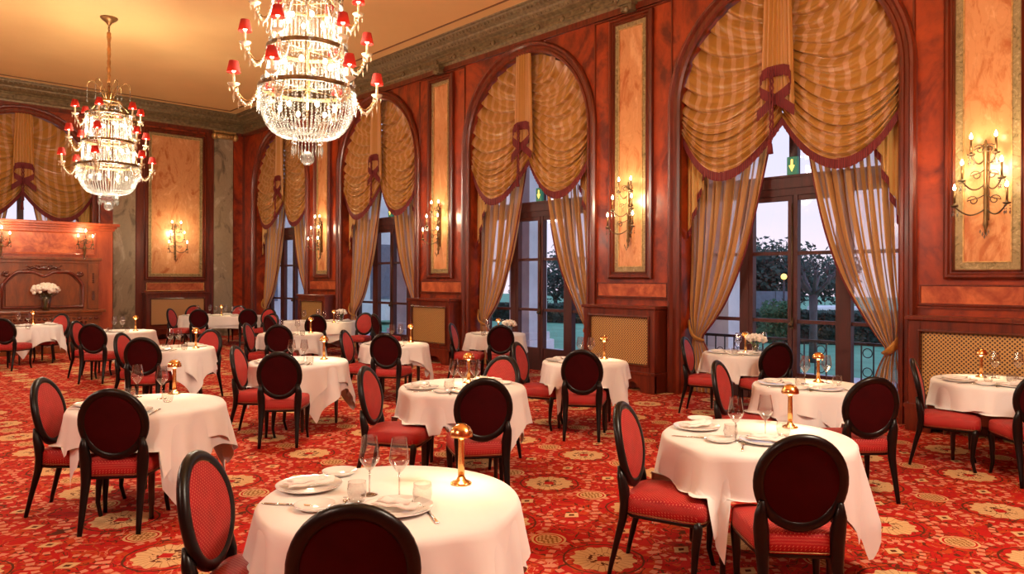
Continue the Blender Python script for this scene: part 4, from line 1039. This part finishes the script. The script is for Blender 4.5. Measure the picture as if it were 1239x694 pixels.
# ================================================================== CHAIR (local: +x is forwards, origin between the rear feet)
def make_chair():
    root = empty('dining_chair')
    A, B, ZM = 0.200, 0.222, 0.733
    def bp(a, r=1.0, o=0.0):                               # point on the tilted oval
        y = A*r*math.cos(a); z = ZM + B*r*math.sin(a); tilt = (z - ZM)*0.20
        cur = 0.10*y*y/0.04*0.2
        return (0.052 - tilt + o + cur, y, z)
    n = 40
    MB().tube([bp(TAU*k/n) for k in range(n)], 0.029, 10, closed=True, flat=(0.82, 1.0)).build('backrest_rim', M['ebony'], root)
    b = MB()
    def pad(u, v):
        a = TAU*u; r = v*0.97; p = bp(a, r, 0.014 + 0.024*(1 - v**3)); return (*p, p[1], p[2])
    b.grid(pad, n, 8, True, True); b.build('backrest_pad', M['seat_fab'], root)
    b = MB()
    def bk(u, v):
        a = -TAU*u; r = v*0.97; p = bp(a, r, -0.010 - 0.010*(1 - v**3)); return (*p, p[1], p[2])
    b.grid(bk, n, 6, True, True); b.build('back_panel', M['maroon'], root)
    b = MB()
    b.tube([bp(TAU*k/64, 0.93, 0.017) for k in range(64)], 0.0025, 4, closed=True); b.build('nail_trim', M['bronze'], root)
    # seat
    def outline(k, g=0.0, N_=48):
        a = TAU*k/N_; c, s = math.cos(a), math.sin(a); e = 0.32
        X = (abs(c)**e)*(1 if c > 0 else -1); Y = (abs(s)**e)*(1 if s > 0 else -1)
        x = 0.325 + (0.240 + g)*X; hw = 0.205 + 0.045*(x-0.085)/0.48; return x, (hw + g)*Y
    layers = [(-0.008,0.372),(0.0,0.375),(0.003,0.42),(0.001,0.462),(-0.010,0.478),(-0.05,0.488),(-0.13,0.497),(-0.20,0.50)]
    vs = []; uv = []; N_ = 48
    for g, z in layers:
        for k in range(N_):
            x, y = outline(k, g); 
            if g < -0.1: x, y = outline(k, -0.06); sc_ = 0.62 if g > -0.15 else 0.25; x = 0.325+(x-0.325)*sc_; y *= sc_
            vs.append((x, y, z)); uv.append((x + (z-0.375 if z < 0.46 else 0.08)*0.7, y + (z if z < 0.46 else 0)*0.7))
    vs.append((0.325, 0, 0.501)); uv.append((0.325, 0))
    fs = [(j*N_+k, j*N_+(k+1)%N_, (j+1)*N_+(k+1)%N_, (j+1)*N_+k) for j in range(len(layers)-1) for k in range(N_)]
    fs += [((len(layers)-1)*N_+k, (len(layers)-1)*N_+(k+1)%N_, len(vs)-1) for k in range(N_)]; fs.append(tuple(range(N_-1,-1,-1)))
    MB().add(vs, fs, True, uv).build('seat', M['seat_fab'], root)
    b = MB(); b.tube([(*outline(k, 0.003), 0.383) for k in range(N_)], 0.0025, 4, closed=True); b.build('seat_nail_trim', M['bronze'], root)
    b = MB(); b.tube([(*outline(k, -0.012), 0.368) for k in range(N_)], 0.016, 6, closed=True, flat=(0.8,1)); b.build('seat_rail', M['ebony'], root)
    for s in (-1, 1):
        P = [(0.0,0.185,0.0),(0.012,0.183,0.06),(0.045,0.180,0.20),(0.078,0.178,0.33),(0.092,0.180,0.42),(0.088,0.184,0.50),(0.074,0.190,0.57),(0.060,0.186,0.64)]
        MB().tube([(x, s*y, z) for x, y, z in P], [0.016,0.018,0.023,0.030,0.037,0.039,0.031,0.015], 10, flat=(0.8,1.0)).build('leg', M['ebony'], root)
        P = [(0.545,0.215,0.385),(0.550,0.217,0.34),(0.535,0.212,0.22),(0.528,0.212,0.10),(0.545,0.218,0.03),(0.553,0.220,0.0)]
        MB().tube([(x-0.03, s*y, z) for x, y, z in P], [0.026,0.027,0.022,0.016,0.014,0.015], 10).build('leg', M['ebony'], root)
    return root

# ================================================================== TABLES
TD = {  # name: pixel column and distance of the centre, radius, corner angle of the cloth, half length
 'T1':(474,3.27,.565,10,0), 'T2':(916,4.58,.57,4,0), 'T3':(180,5.67,.55,-14,0), 'T4':(560,6.66,.565,2,0), 'T5':(362,8.69,.56,68,0), 'T6':(478,11.0,.50,30,0),
 'T7':(208,10.24,.55,20,0), 'T8':(150,13.5,.53,60,0), 'T9':(38,15.0,.54,52,0), 'T10':(267,19.3,.50,20,.55), 'T11':(352,13.0,.55,35,0), 'T12':(389,17.0,.46,25,.40),
 'T13':(600,13.2,.53,15,0), 'T14':(708,8.77,.50,80,0), 'T15':(896,9.83,.48,32,0), 'T16':(980,6.82,.50,60,0), 'T17':(1209,7.12,.57,46.8,0)}
DS = {'T1':'foreground table', 'T2':'front right table', 'T3':'front left table', 'T4':'centre table', 'T5':'left-of-centre table',
 'T6':'table left of second window', 'T7':'table behind front left one', 'T8':'table before grey pilaster', 'T9':'table before fireplace', 'T10':'long far-corner table',
 'T11':'table behind left-of-centre one', 'T12':'long third-window flower table', 'T13':'second-window flower table', 'T14':'table before middle radiator',
 'T15':'nearest-window flower table', 'T16':'middle right table', 'T17':'right edge table'}
POS = {k: atd(v[0], v[1]) for k, v in TD.items()}
CHAIRS = [  # table, pixel column, distance, heading, side
 ('T1',426,2.43,52,'near'),('T1',233,3.16,-45,'left'),('T2',975,3.55,42,'near'),('T2',750,4.5,-69,'left'),('T3',133,4.95,55,'near'),('T3',48,5.5,-36,'left'),
 ('T4',587,5.55,57,'near'),('T4',440,6.3,-54,'left'),('T4',612,7.25,-170,'far'),('T5',337,7.5,54,'near'),('T5',283,8.2,-42,'left'),
 ('T6',465,10.1,38,'near'),('T6',415,10.8,-52,'left'),('T7',171,9.3,56,'near'),('T7',145,10.1,-46,'left'),('T7',257,10.9,-151,'right'),
 ('T8',110,12.0,52,'near'),('T8',91,12.9,-46,'left'),('T9',76,15.5,-143,'right'),('T9',2,13.6,48,'near'),
 ('T10',205,18.3,-47,'left'),('T10',240,17.9,58,'near left'),('T10',300,18.2,64,'near right'),('T10',235,20.5,-120,'far left'),('T10',290,20.5,-120,'far right'),('T10',327,18.8,-150,'right'),
 ('T11',337,11.95,58,'near'),('T11',297,12.4,-43,'left'),('T12',382,15.4,60,'near'),('T12',443,16.4,-150,'right'),('T12',452,15.9,-8,'window'),('T12',324,15.1,8,'left'),('T12',331,15.9,-160,'far left'),
 ('T13',606,12.1,48,'near'),('T13',545,12.6,-53,'left'),('T14',704,7.85,37,'near'),('T14',624,8.8,-64,'left'),('T15',827,9.75,-72,'left'),('T15',943,8.9,58,'near right'),
 ('T16',866,6.85,-77,'left'),('T16',1060,5.7,50,'near right'),('T17',1103,7.1,-75,'left'),('T17',1268,6.1,35,'near right')]
SEATS = []
ch_proto = make_chair()
for i, (tn, px, d, hd, side) in enumerate(CHAIRS):
    c_ = ch_proto if i == 0 else copy_tree(ch_proto)
    p = atd(px, d); c_.location = (p[0], p[1], 0); c_.rotation_euler = (0, 0, math.radians(hd)); SEATS.append((p[0], p[1], math.radians(hd), tn))
    rel = abs((hd - (90 - math.degrees(YAW) - math.degrees(math.atan((px-CX)/FPX))) + 180) % 360 - 180)
    look = 'its dark back towards us' if rel < 75 else 'its red front towards us' if rel > 130 else 'seen from one side'
    tag(c_, 'oval-backed chair at %s side of %s, %s' % (side, DS[tn], look), 'chair', 'oval-backed red dining chairs')

def make_table(r, hl, ax, name='dining_table'):
    root = empty(name); b = MB(); n = 48
    def ol(k, rr):
        a = TAU*k/n; x = rr*math.cos(a) + (hl if math.cos(a) > 0 else -hl); return (x, rr*math.sin(a))
    vs = [(*ol(k, rr), z) for rr, z in ((r-0.02,0.715),(r-0.01,0.72),(r-0.01,0.742),(r-0.02,0.747)) for k in range(n)]
    fs = [(j*n+k, j*n+(k+1)%n, (j+1)*n+(k+1)%n, (j+1)*n+k) for j in range(3) for k in range(n)] + [tuple(range(n-1,-1,-1)), tuple(3*n+k for k in range(n))]
    b.add(vs, fs, False).build('tabletop', M['table_wood'], root)
    q = r*0.60
    MB().box((-q-hl,-q,0.63),(q+hl,-q+0.03,0.715)).box((-q-hl,q-0.03,0.63),(q+hl,q,0.715)).box((-q-hl,-q,0.63),(-q-hl+0.03,q,0.715)).box((q+hl-0.03,-q,0.63),(q+hl,q,0.715)).build('apron', M['table_wood'], root)
    for sx in (-1, 1):
        for s in (-1, 1):
            MB().lathe([(0.014,0),(0.017,0.02),(0.016,0.09),(0.021,0.10),(0.020,0.12),(0.028,0.62),(0.030,0.715)], (sx*(q+hl-0.03), s*(q-0.03), 0), 12).build('leg', M['table_wood'], root)
    return root
def drape_cloth(name, c, r, hs, ang, hl, axang, m, dz=0.0, shrink=0.0, seed=1, maxdrop=0.69):
    rn = random.Random(seed); n = 132; rows_flat = 5; rows = 16
    ph = [rn.uniform(0, TAU) for _ in range(4)]; a0 = math.radians(ang) + PI/4
    vs = []
    zt = 0.752 + dz; ca, sa = math.cos(axang), math.sin(axang)
    def base(a, rr):
        x = rr*math.cos(a) + hl*math.tanh(6*math.cos(a)); y = rr*math.sin(a)
        return x*ca - y*sa, x*sa + y*ca
    drops = []
    for k in range(n):
        a = TAU*k/n; w = a + axang - a0
        L = hs/max(abs(math.cos(w)), abs(math.sin(w))); drops.append(min(L - r, maxdrop))
    vs.append((c[0], c[1], zt))
    for j in range(1, rows_flat+1):
        rr = (r - 0.012)*j/rows_flat
        for k in range(n):
            x, y = base(TAU*k/n, rr); vs.append((c[0]+x, c[1]+y, zt))
    for j in range(1, rows+1):
        s = j/rows
        for k in range(n):
            a = TAU*k/n; w = a + axang - a0; D = drops[k]
            corner = abs(math.sin(2*w))**3
            t = s*D
            round_ = 0.012
            wave = 0.042*math.sin(6*a + ph[0]) + 0.034*math.sin(11*a + ph[1]) + 0.020*math.sin(17*a+ph[2])
            k1 = min(1.0, t/0.45)
            out = r - 0.012 + round_*min(1, t/0.02) + (0.035 + wave*0.9)*k1 + 0.02*corner*k1 - shrink
            x, y = base(a, out)
            z = zt - t + (0.008 if t < 0.02 else 0)*0
            X, Y, Z = c[0]+x, c[1]+y, max(z, 0.03)
            for (sx, sy_, sh, tn) in SEATS:
                lx = (X-sx)*math.cos(sh) + (Y-sy_)*math.sin(sh); ly = -(X-sx)*math.sin(sh) + (Y-sy_)*math.cos(sh)
                if 0.05 < lx < 0.585 and abs(ly) < 0.275 and Z < 0.512 + dz*0.5:
                    Z = 0.512 + dz*0.8
                if -0.1 < lx < 0.09 and abs(ly) < 0.26 and Z < 0.95 and math.hypot(x, y) > r*0.9:   # keep clear of the backrest
                    sh_ = 0.10 - lx; X += math.cos(sh)*sh_; Y += math.sin(sh)*sh_
            vs.append((X, Y, Z))
    fs = [(0, 1+k, 1+(k+1) % n) for k in range(n)]
    T_ = rows_flat + rows
    fs += [(1+j*n+k, 1+(j+1)*n+k, 1+(j+1)*n+(k+1) % n, 1+j*n+(k+1) % n) for j in range(T_-1) for k in range(n)]
    ob = MB().add([(x-c[0], y-c[1], z) for x, y, z in vs], fs, True).build(name, m)
    ob.location = (c[0], c[1], 0); return ob
AXC = -YAW                                                  # long tables run across the view
for i, (tn, (px, d, r, ang, hl)) in enumerate(TD.items()):
    p = POS[tn]; t_ = make_table(r, hl, AXC); t_.location = (p[0], p[1], 0)
    t_.rotation_euler = (0, 0, AXC if hl else math.radians(ang) + PI/4)
    tag(t_, 'dark-legged dining table under white cloths, the ' + DS[tn], 'table', 'cloth-covered dining tables')
    k = r/0.56 if not hl else 0.92
    u_ = drape_cloth('table_undercloth', p, r, 0.865*k, ang + (14 if i % 3 else -11), hl, AXC if hl else 0.0, M['linen_under'], 0.0, 0.004, 40+i, 0.64)
    tag(u_, 'longer white undercloth showing below the top cloth of the ' + DS[tn], 'tablecloth', 'white linen undercloths')
    v_ = drape_cloth('tablecloth', p, r, 0.775*k, ang, hl, AXC if hl else 0.0, M['linen'], 0.006, -0.004, i, 0.57)
    tag(v_, 'white linen top cloth draped over the ' + DS[tn], 'tablecloth', 'white linen top cloths')
ZT_ = 0.7585

# ================================================================== TABLEWARE
def wine():
    r_ = empty('wine_glass')
    MB().lathe([(0.0,0.003),(0.020,0.0035),(0.037,0.002),(0.037,0.0005),(0.0,0.0)], n=20, cap=False).build('foot', M['wineglass'], r_)
    MB().lathe([(0.008,0.003),(0.0042,0.012),(0.0035,0.06),(0.0042,0.108)], n=10).build('stem', M['wineglass'], r_)
    MB().lathe([(0.003,0.106),(0.018,0.118),(0.040,0.150),(0.0465,0.166),(0.044,0.185),(0.033,0.262)], n=24, cap=False).build('bowl', M['wineglass'], r_)
    return r_
def tumbler():
    return MB().lathe([(0.0,0.0),(0.030,0.0),(0.036,0.012),(0.043,0.045),(0.038,0.090)], n=22, cap=False).build('water_tumbler', M['wineglass'])
def plate_mesh(R, name):
    return MB().lathe([(0.0,0.004),(R*0.62,0.004),(R*0.68,0.008),(R*0.98,0.020),(R,0.022),(R*0.99,0.017),(R*0.70,0.002),(R*0.60,0.0),(0,0.0)], n=40, cap=False).build(name, M['china'])
def napkin():
    b = MB()
    def fn(u, v):
        x = lerp(-0.105, 0.105, u); y = lerp(-0.042, 0.042, v)
        return (x + 0.01*math.sin(v*5), y*(1-0.25*u), 0.024 + 0.012*math.sin(PI*v)*(0.5+u) + 0.003*math.sin(u*14))
    b.grid(fn, 14, 8)
    def f2(u, v): p = fn(u, v); return (p[0]*0.72-0.01, p[1]*0.8+0.006, p[2]+0.010)
    b.grid(f2, 10, 6)
    return b.build('folded_napkin', M['napkin'], solid=0.004)
def fork():
    b = MB(); b.tube([(0,-0.10,0.004),(0,-0.03,0.007),(0,0.03,0.005),(0,0.045,0.006)], [0.005,0.0032,0.0028,0.004], 6, flat=(1.6,0.6)); b.tube([(0,0.042,0.006),(0,0.065,0.004)], [0.006,0.011], 6, flat=(1.1,0.3))
    for k in range(4): b.tube([((k-1.5)*0.0062,0.06,0.004),((k-1.5)*0.0062,0.085,0.007),((k-1.5)*0.0058,0.10,0.011)], 0.0016, 4)
    return b.build('fork', M['steel'])
def knife():
    b = MB(); b.tube([(0,-0.11,0.005),(0,-0.06,0.006),(0,0.0,0.005)], [0.006,0.0065,0.005], 8, flat=(1.2,0.7)); b.tube([(0,0.0,0.005),(0.002,0.05,0.004),(0.001,0.10,0.004),(-0.002,0.118,0.003)], [0.007,0.0095,0.008,0.002], 6, flat=(1.0,0.18))
    return b.build('knife', M['steel'])
def tlamp():
    r_ = empty('table_lamp')
    MB().lathe([(0.0,0.0),(0.049,0.0),(0.050,0.007),(0.042,0.012),(0.024,0.020),(0.016,0.036)], n=26).build('base', M['copper'], r_)
    MB().lathe([(0.016,0.03),(0.0155,0.10),(0.014,0.20),(0.013,0.236)], n=18).build('stem', M['copper'], r_)
    MB().lathe([(0.053,0.224),(0.055,0.229),(0.052,0.248),(0.041,0.268),(0.022,0.281),(0.0,0.285)], n=28, cap=False).build('domed_shade', M['copper'], r_)
    MB().lathe([(0.014,0.231),(0.051,0.231)], n=24, cap=False).build('diffuser', M['tlamp_glow'], r_)
    return r_
M['tlamp_glow'] = glow('table_lamp_led', (1.0, 0.66, 0.34), 55)
PRO = {'wine': wine(), 'tumbler': tumbler(), 'charger': plate_mesh(0.150, 'charger_plate'), 'bread': plate_mesh(0.085, 'bread_plate'), 'napkin': napkin(), 'fork': fork(), 'knife': knife(), 'lamp': tlamp()}
USED = set()
def put(kind, xy, label, cat, group, rz=0.0, z=ZT_):
    o = PRO[kind] if kind not in USED else copy_tree(PRO[kind]); USED.add(kind)
    o.location = (xy[0], xy[1], z); o.rotation_euler = (0, 0, rz); tag(o, label, cat, group); return o
def A_(px, py): return at(px, py, ZT_)
LAMP = {'T1':(558,585),'T2':(956,517),'T3':(211,476),'T4':(567,463),'T5':(392,434.5),'T6':(497,414),'T7':(237,421),'T8':(164,400),'T9':(40,392),'T10':(268,381.5),
        'T11':(376,402.5),'T12':(404,390),'T13':(603,404),'T14':(731,434),'T15':(902,427),'T16':(990,462),'T17':(1187,456)}
WINE = {'T1':[(447,598),(483,601)],'T2':[(890,533),(926,529)],'T3':[(166,480),(196,482)],'T4':[(549,469),(560,472),(575,470)],'T5':[(353,438),(368,438)],'T6':[(474,413),(485,412.5)],
        'T7':[(206,420),(216,420)],'T8':[(138,400),(148,400)],'T9':[(22,393),(34,394)],'T10':[(239,381),(254,380.5),(261,382),(273,381),(282,382),(291,381)],'T11':[(340,404),(360,405)],
        'T12':[(368,389),(385,388),(392,390),(409,391)],'T13':[(590,403),(610,404)],'T14':[(702,433),(715,434)],'T15':[(893,426),(924,425)],'T16':[(974,464),(1000,463)],'T17':[(1204,457),(1232,458)]}
TUMB = {'T1':[(432,607),(511,609)],'T2':[(884,531),(948,527)],'T3':[(157,483),(203,486)],'T4':[(543,473),(585,466)],'T5':[(347,441),(375,441)],'T6':[(469,417),(490,415)],'T7':[(200,423),(223,423)],
        'T8':[(133,402),(154,401.5)],'T9':[(15,396),(34,398)],'T11':[(345,407),(366,406)],'T13':[(585,406),(613,407)],'T14':[(696,437),(722,436)],'T15':[(889,429),(918,428)],'T16':[(968,468),(1013,466)],'T17':[(1196,462),(1224,464)]}
ORD = {2:('left','right'), 3:('left','middle','right'), 4:('leftmost','second from left','third from left','rightmost'), 6:('leftmost','second from left','third from left','third from right','second from right','rightmost')}
def trimw(s, n=16): return ' '.join(s.split()[:n])
for tn in TD:
    D_ = DS[tn]
    put('lamp', A_(*LAMP[tn]), 'small lit copper dome lamp on the ' + D_, 'table lamp', 'copper cordless table lamps')
    for k, q in enumerate(WINE[tn]): put('wine', A_(*q), '%s stemmed wine glass on the %s' % (ORD[len(WINE[tn])][k], D_), 'wine glass', 'stemmed wine glasses', k)
    for k, q in enumerate(TUMB.get(tn, [])): put('tumbler', A_(*q), '%s stemless water glass on the %s' % (ORD[2][k], D_), 'water glass', 'stemless water glasses', k)
def setting(tn, c, e, side, far):
    """a place laid at point c, the diner sitting in direction e"""
    rz = math.atan2(e[1], e[0]) + PI/2; L = (-e[1], e[0])     # L: towards the diner's right hand... mirrored below
    o = 'by the %s chair of the %s' % (side, DS[tn])
    put('charger', c, 'white dinner plate %s' % o, 'plate', 'white dinner plates', rz)
    put('napkin', c, 'folded white napkin %s' % o, 'napkin', 'folded white napkins', rz + 0.4)
    left = (e[1], -e[0])
    P = lambda s_, f_: (c[0] + left[0]*s_ + e[0]*f_, c[1] + left[1]*s_ + e[1]*f_)
    tc_ = POS[tn]
    bpz = P(0.22, -0.05)
    if math.hypot(bpz[0]-tc_[0], bpz[1]-tc_[1]) < TD[tn][2] + TD[tn][4] - 0.09: put('bread', bpz, 'small white side plate %s' % o, 'plate', 'white side plates', rz)
    if not far:
        put('fork', P(0.17, 0.02), 'fork %s' % o, 'fork', 'forks', rz + PI); put('knife', P(-0.175, 0.02), 'knife %s' % o, 'knife', 'knives', rz + PI)
EXPL = {'T1':[('left',(374,590)),('near',(481,617))], 'T2':[('left',(843,518)),('near',(926,535))]}
BREAD = {'T1':[('left',(411,573.5)),('near',(381,615))], 'T2':[('left',(847,508.5)),('near',(872,534))]}
CUT = {'T1':[('knife','left',(347,611),80),('fork','left',(417,612),10),('fork','near',(522,624),20)], 'T2':[('knife','left',(836,529),70),('fork','near',(899,541),-20)]}
for tn, L in EXPL.items():
    for side, q in L:
        c = A_(*q); o = 'by the %s chair of the %s' % (side, DS[tn])
        put('charger', c, 'white dinner plate %s' % o, 'plate', 'white dinner plates'); put('napkin', c, 'folded white napkin %s' % o, 'napkin', 'folded white napkins', -0.25 if side == 'left' else -1.2)
    for side, q in BREAD[tn]: put('bread', A_(*q), 'small white side plate %s on the %s' % ('behind the farther dinner plate' if side == 'left' else 'left of the nearer dinner plate', DS[tn]), 'plate', 'white side plates')
    for kd, side, q, a in CUT[tn]: put(kd, A_(*q), '%s lying %s' % (kd, 'by the %s chair of the %s' % (side, DS[tn])), kd, kd + 's', math.radians(a) - YAW)
done = set()
for (tn, px, d, hd, side) in CHAIRS:
    if tn in EXPL or (tn, side) in done: continue
    if tn == 'T12' and side in ('window', 'left', 'far left'): continue
    if tn == 'T4' and side == 'far': pass
    done.add((tn, side)); p = atd(px, d); c = POS[tn]; dx, dy = p[0]-c[0], p[1]-c[1]; q = math.hypot(dx, dy); e = (dx/q, dy/q); r = TD[tn][2]; hl = TD[tn][4]
    if hl:
        ax = (math.cos(AXC), math.sin(AXC)); s_ = max(-hl, min(hl, dx*ax[0]+dy*ax[1])); c = (c[0]+ax[0]*s_, c[1]+ax[1]*s_); dx, dy = p[0]-c[0], p[1]-c[1]; q = math.hypot(dx, dy); e = (dx/q, dy/q)
    setting(tn, (c[0]+e[0]*(r-0.185), c[1]+e[1]*(r-0.185)), e, side, d > 10.5)
vase_of_flowers((*A_(413,388.5), ZT_), 'low bunch of cream flowers on the long table at the third window', 0.11, 0.15, 12, br=0.05)
vase_of_flowers((*A_(616,405), ZT_), 'low bunch of white roses in a glass on the table at the second window', 0.11, 0.14, 12, br=0.045)
vase_of_flowers((*A_(914,428.5), ZT_), 'low bunch of white roses in a glass on the table at the nearest window', 0.12, 0.14, 12, br=0.045)
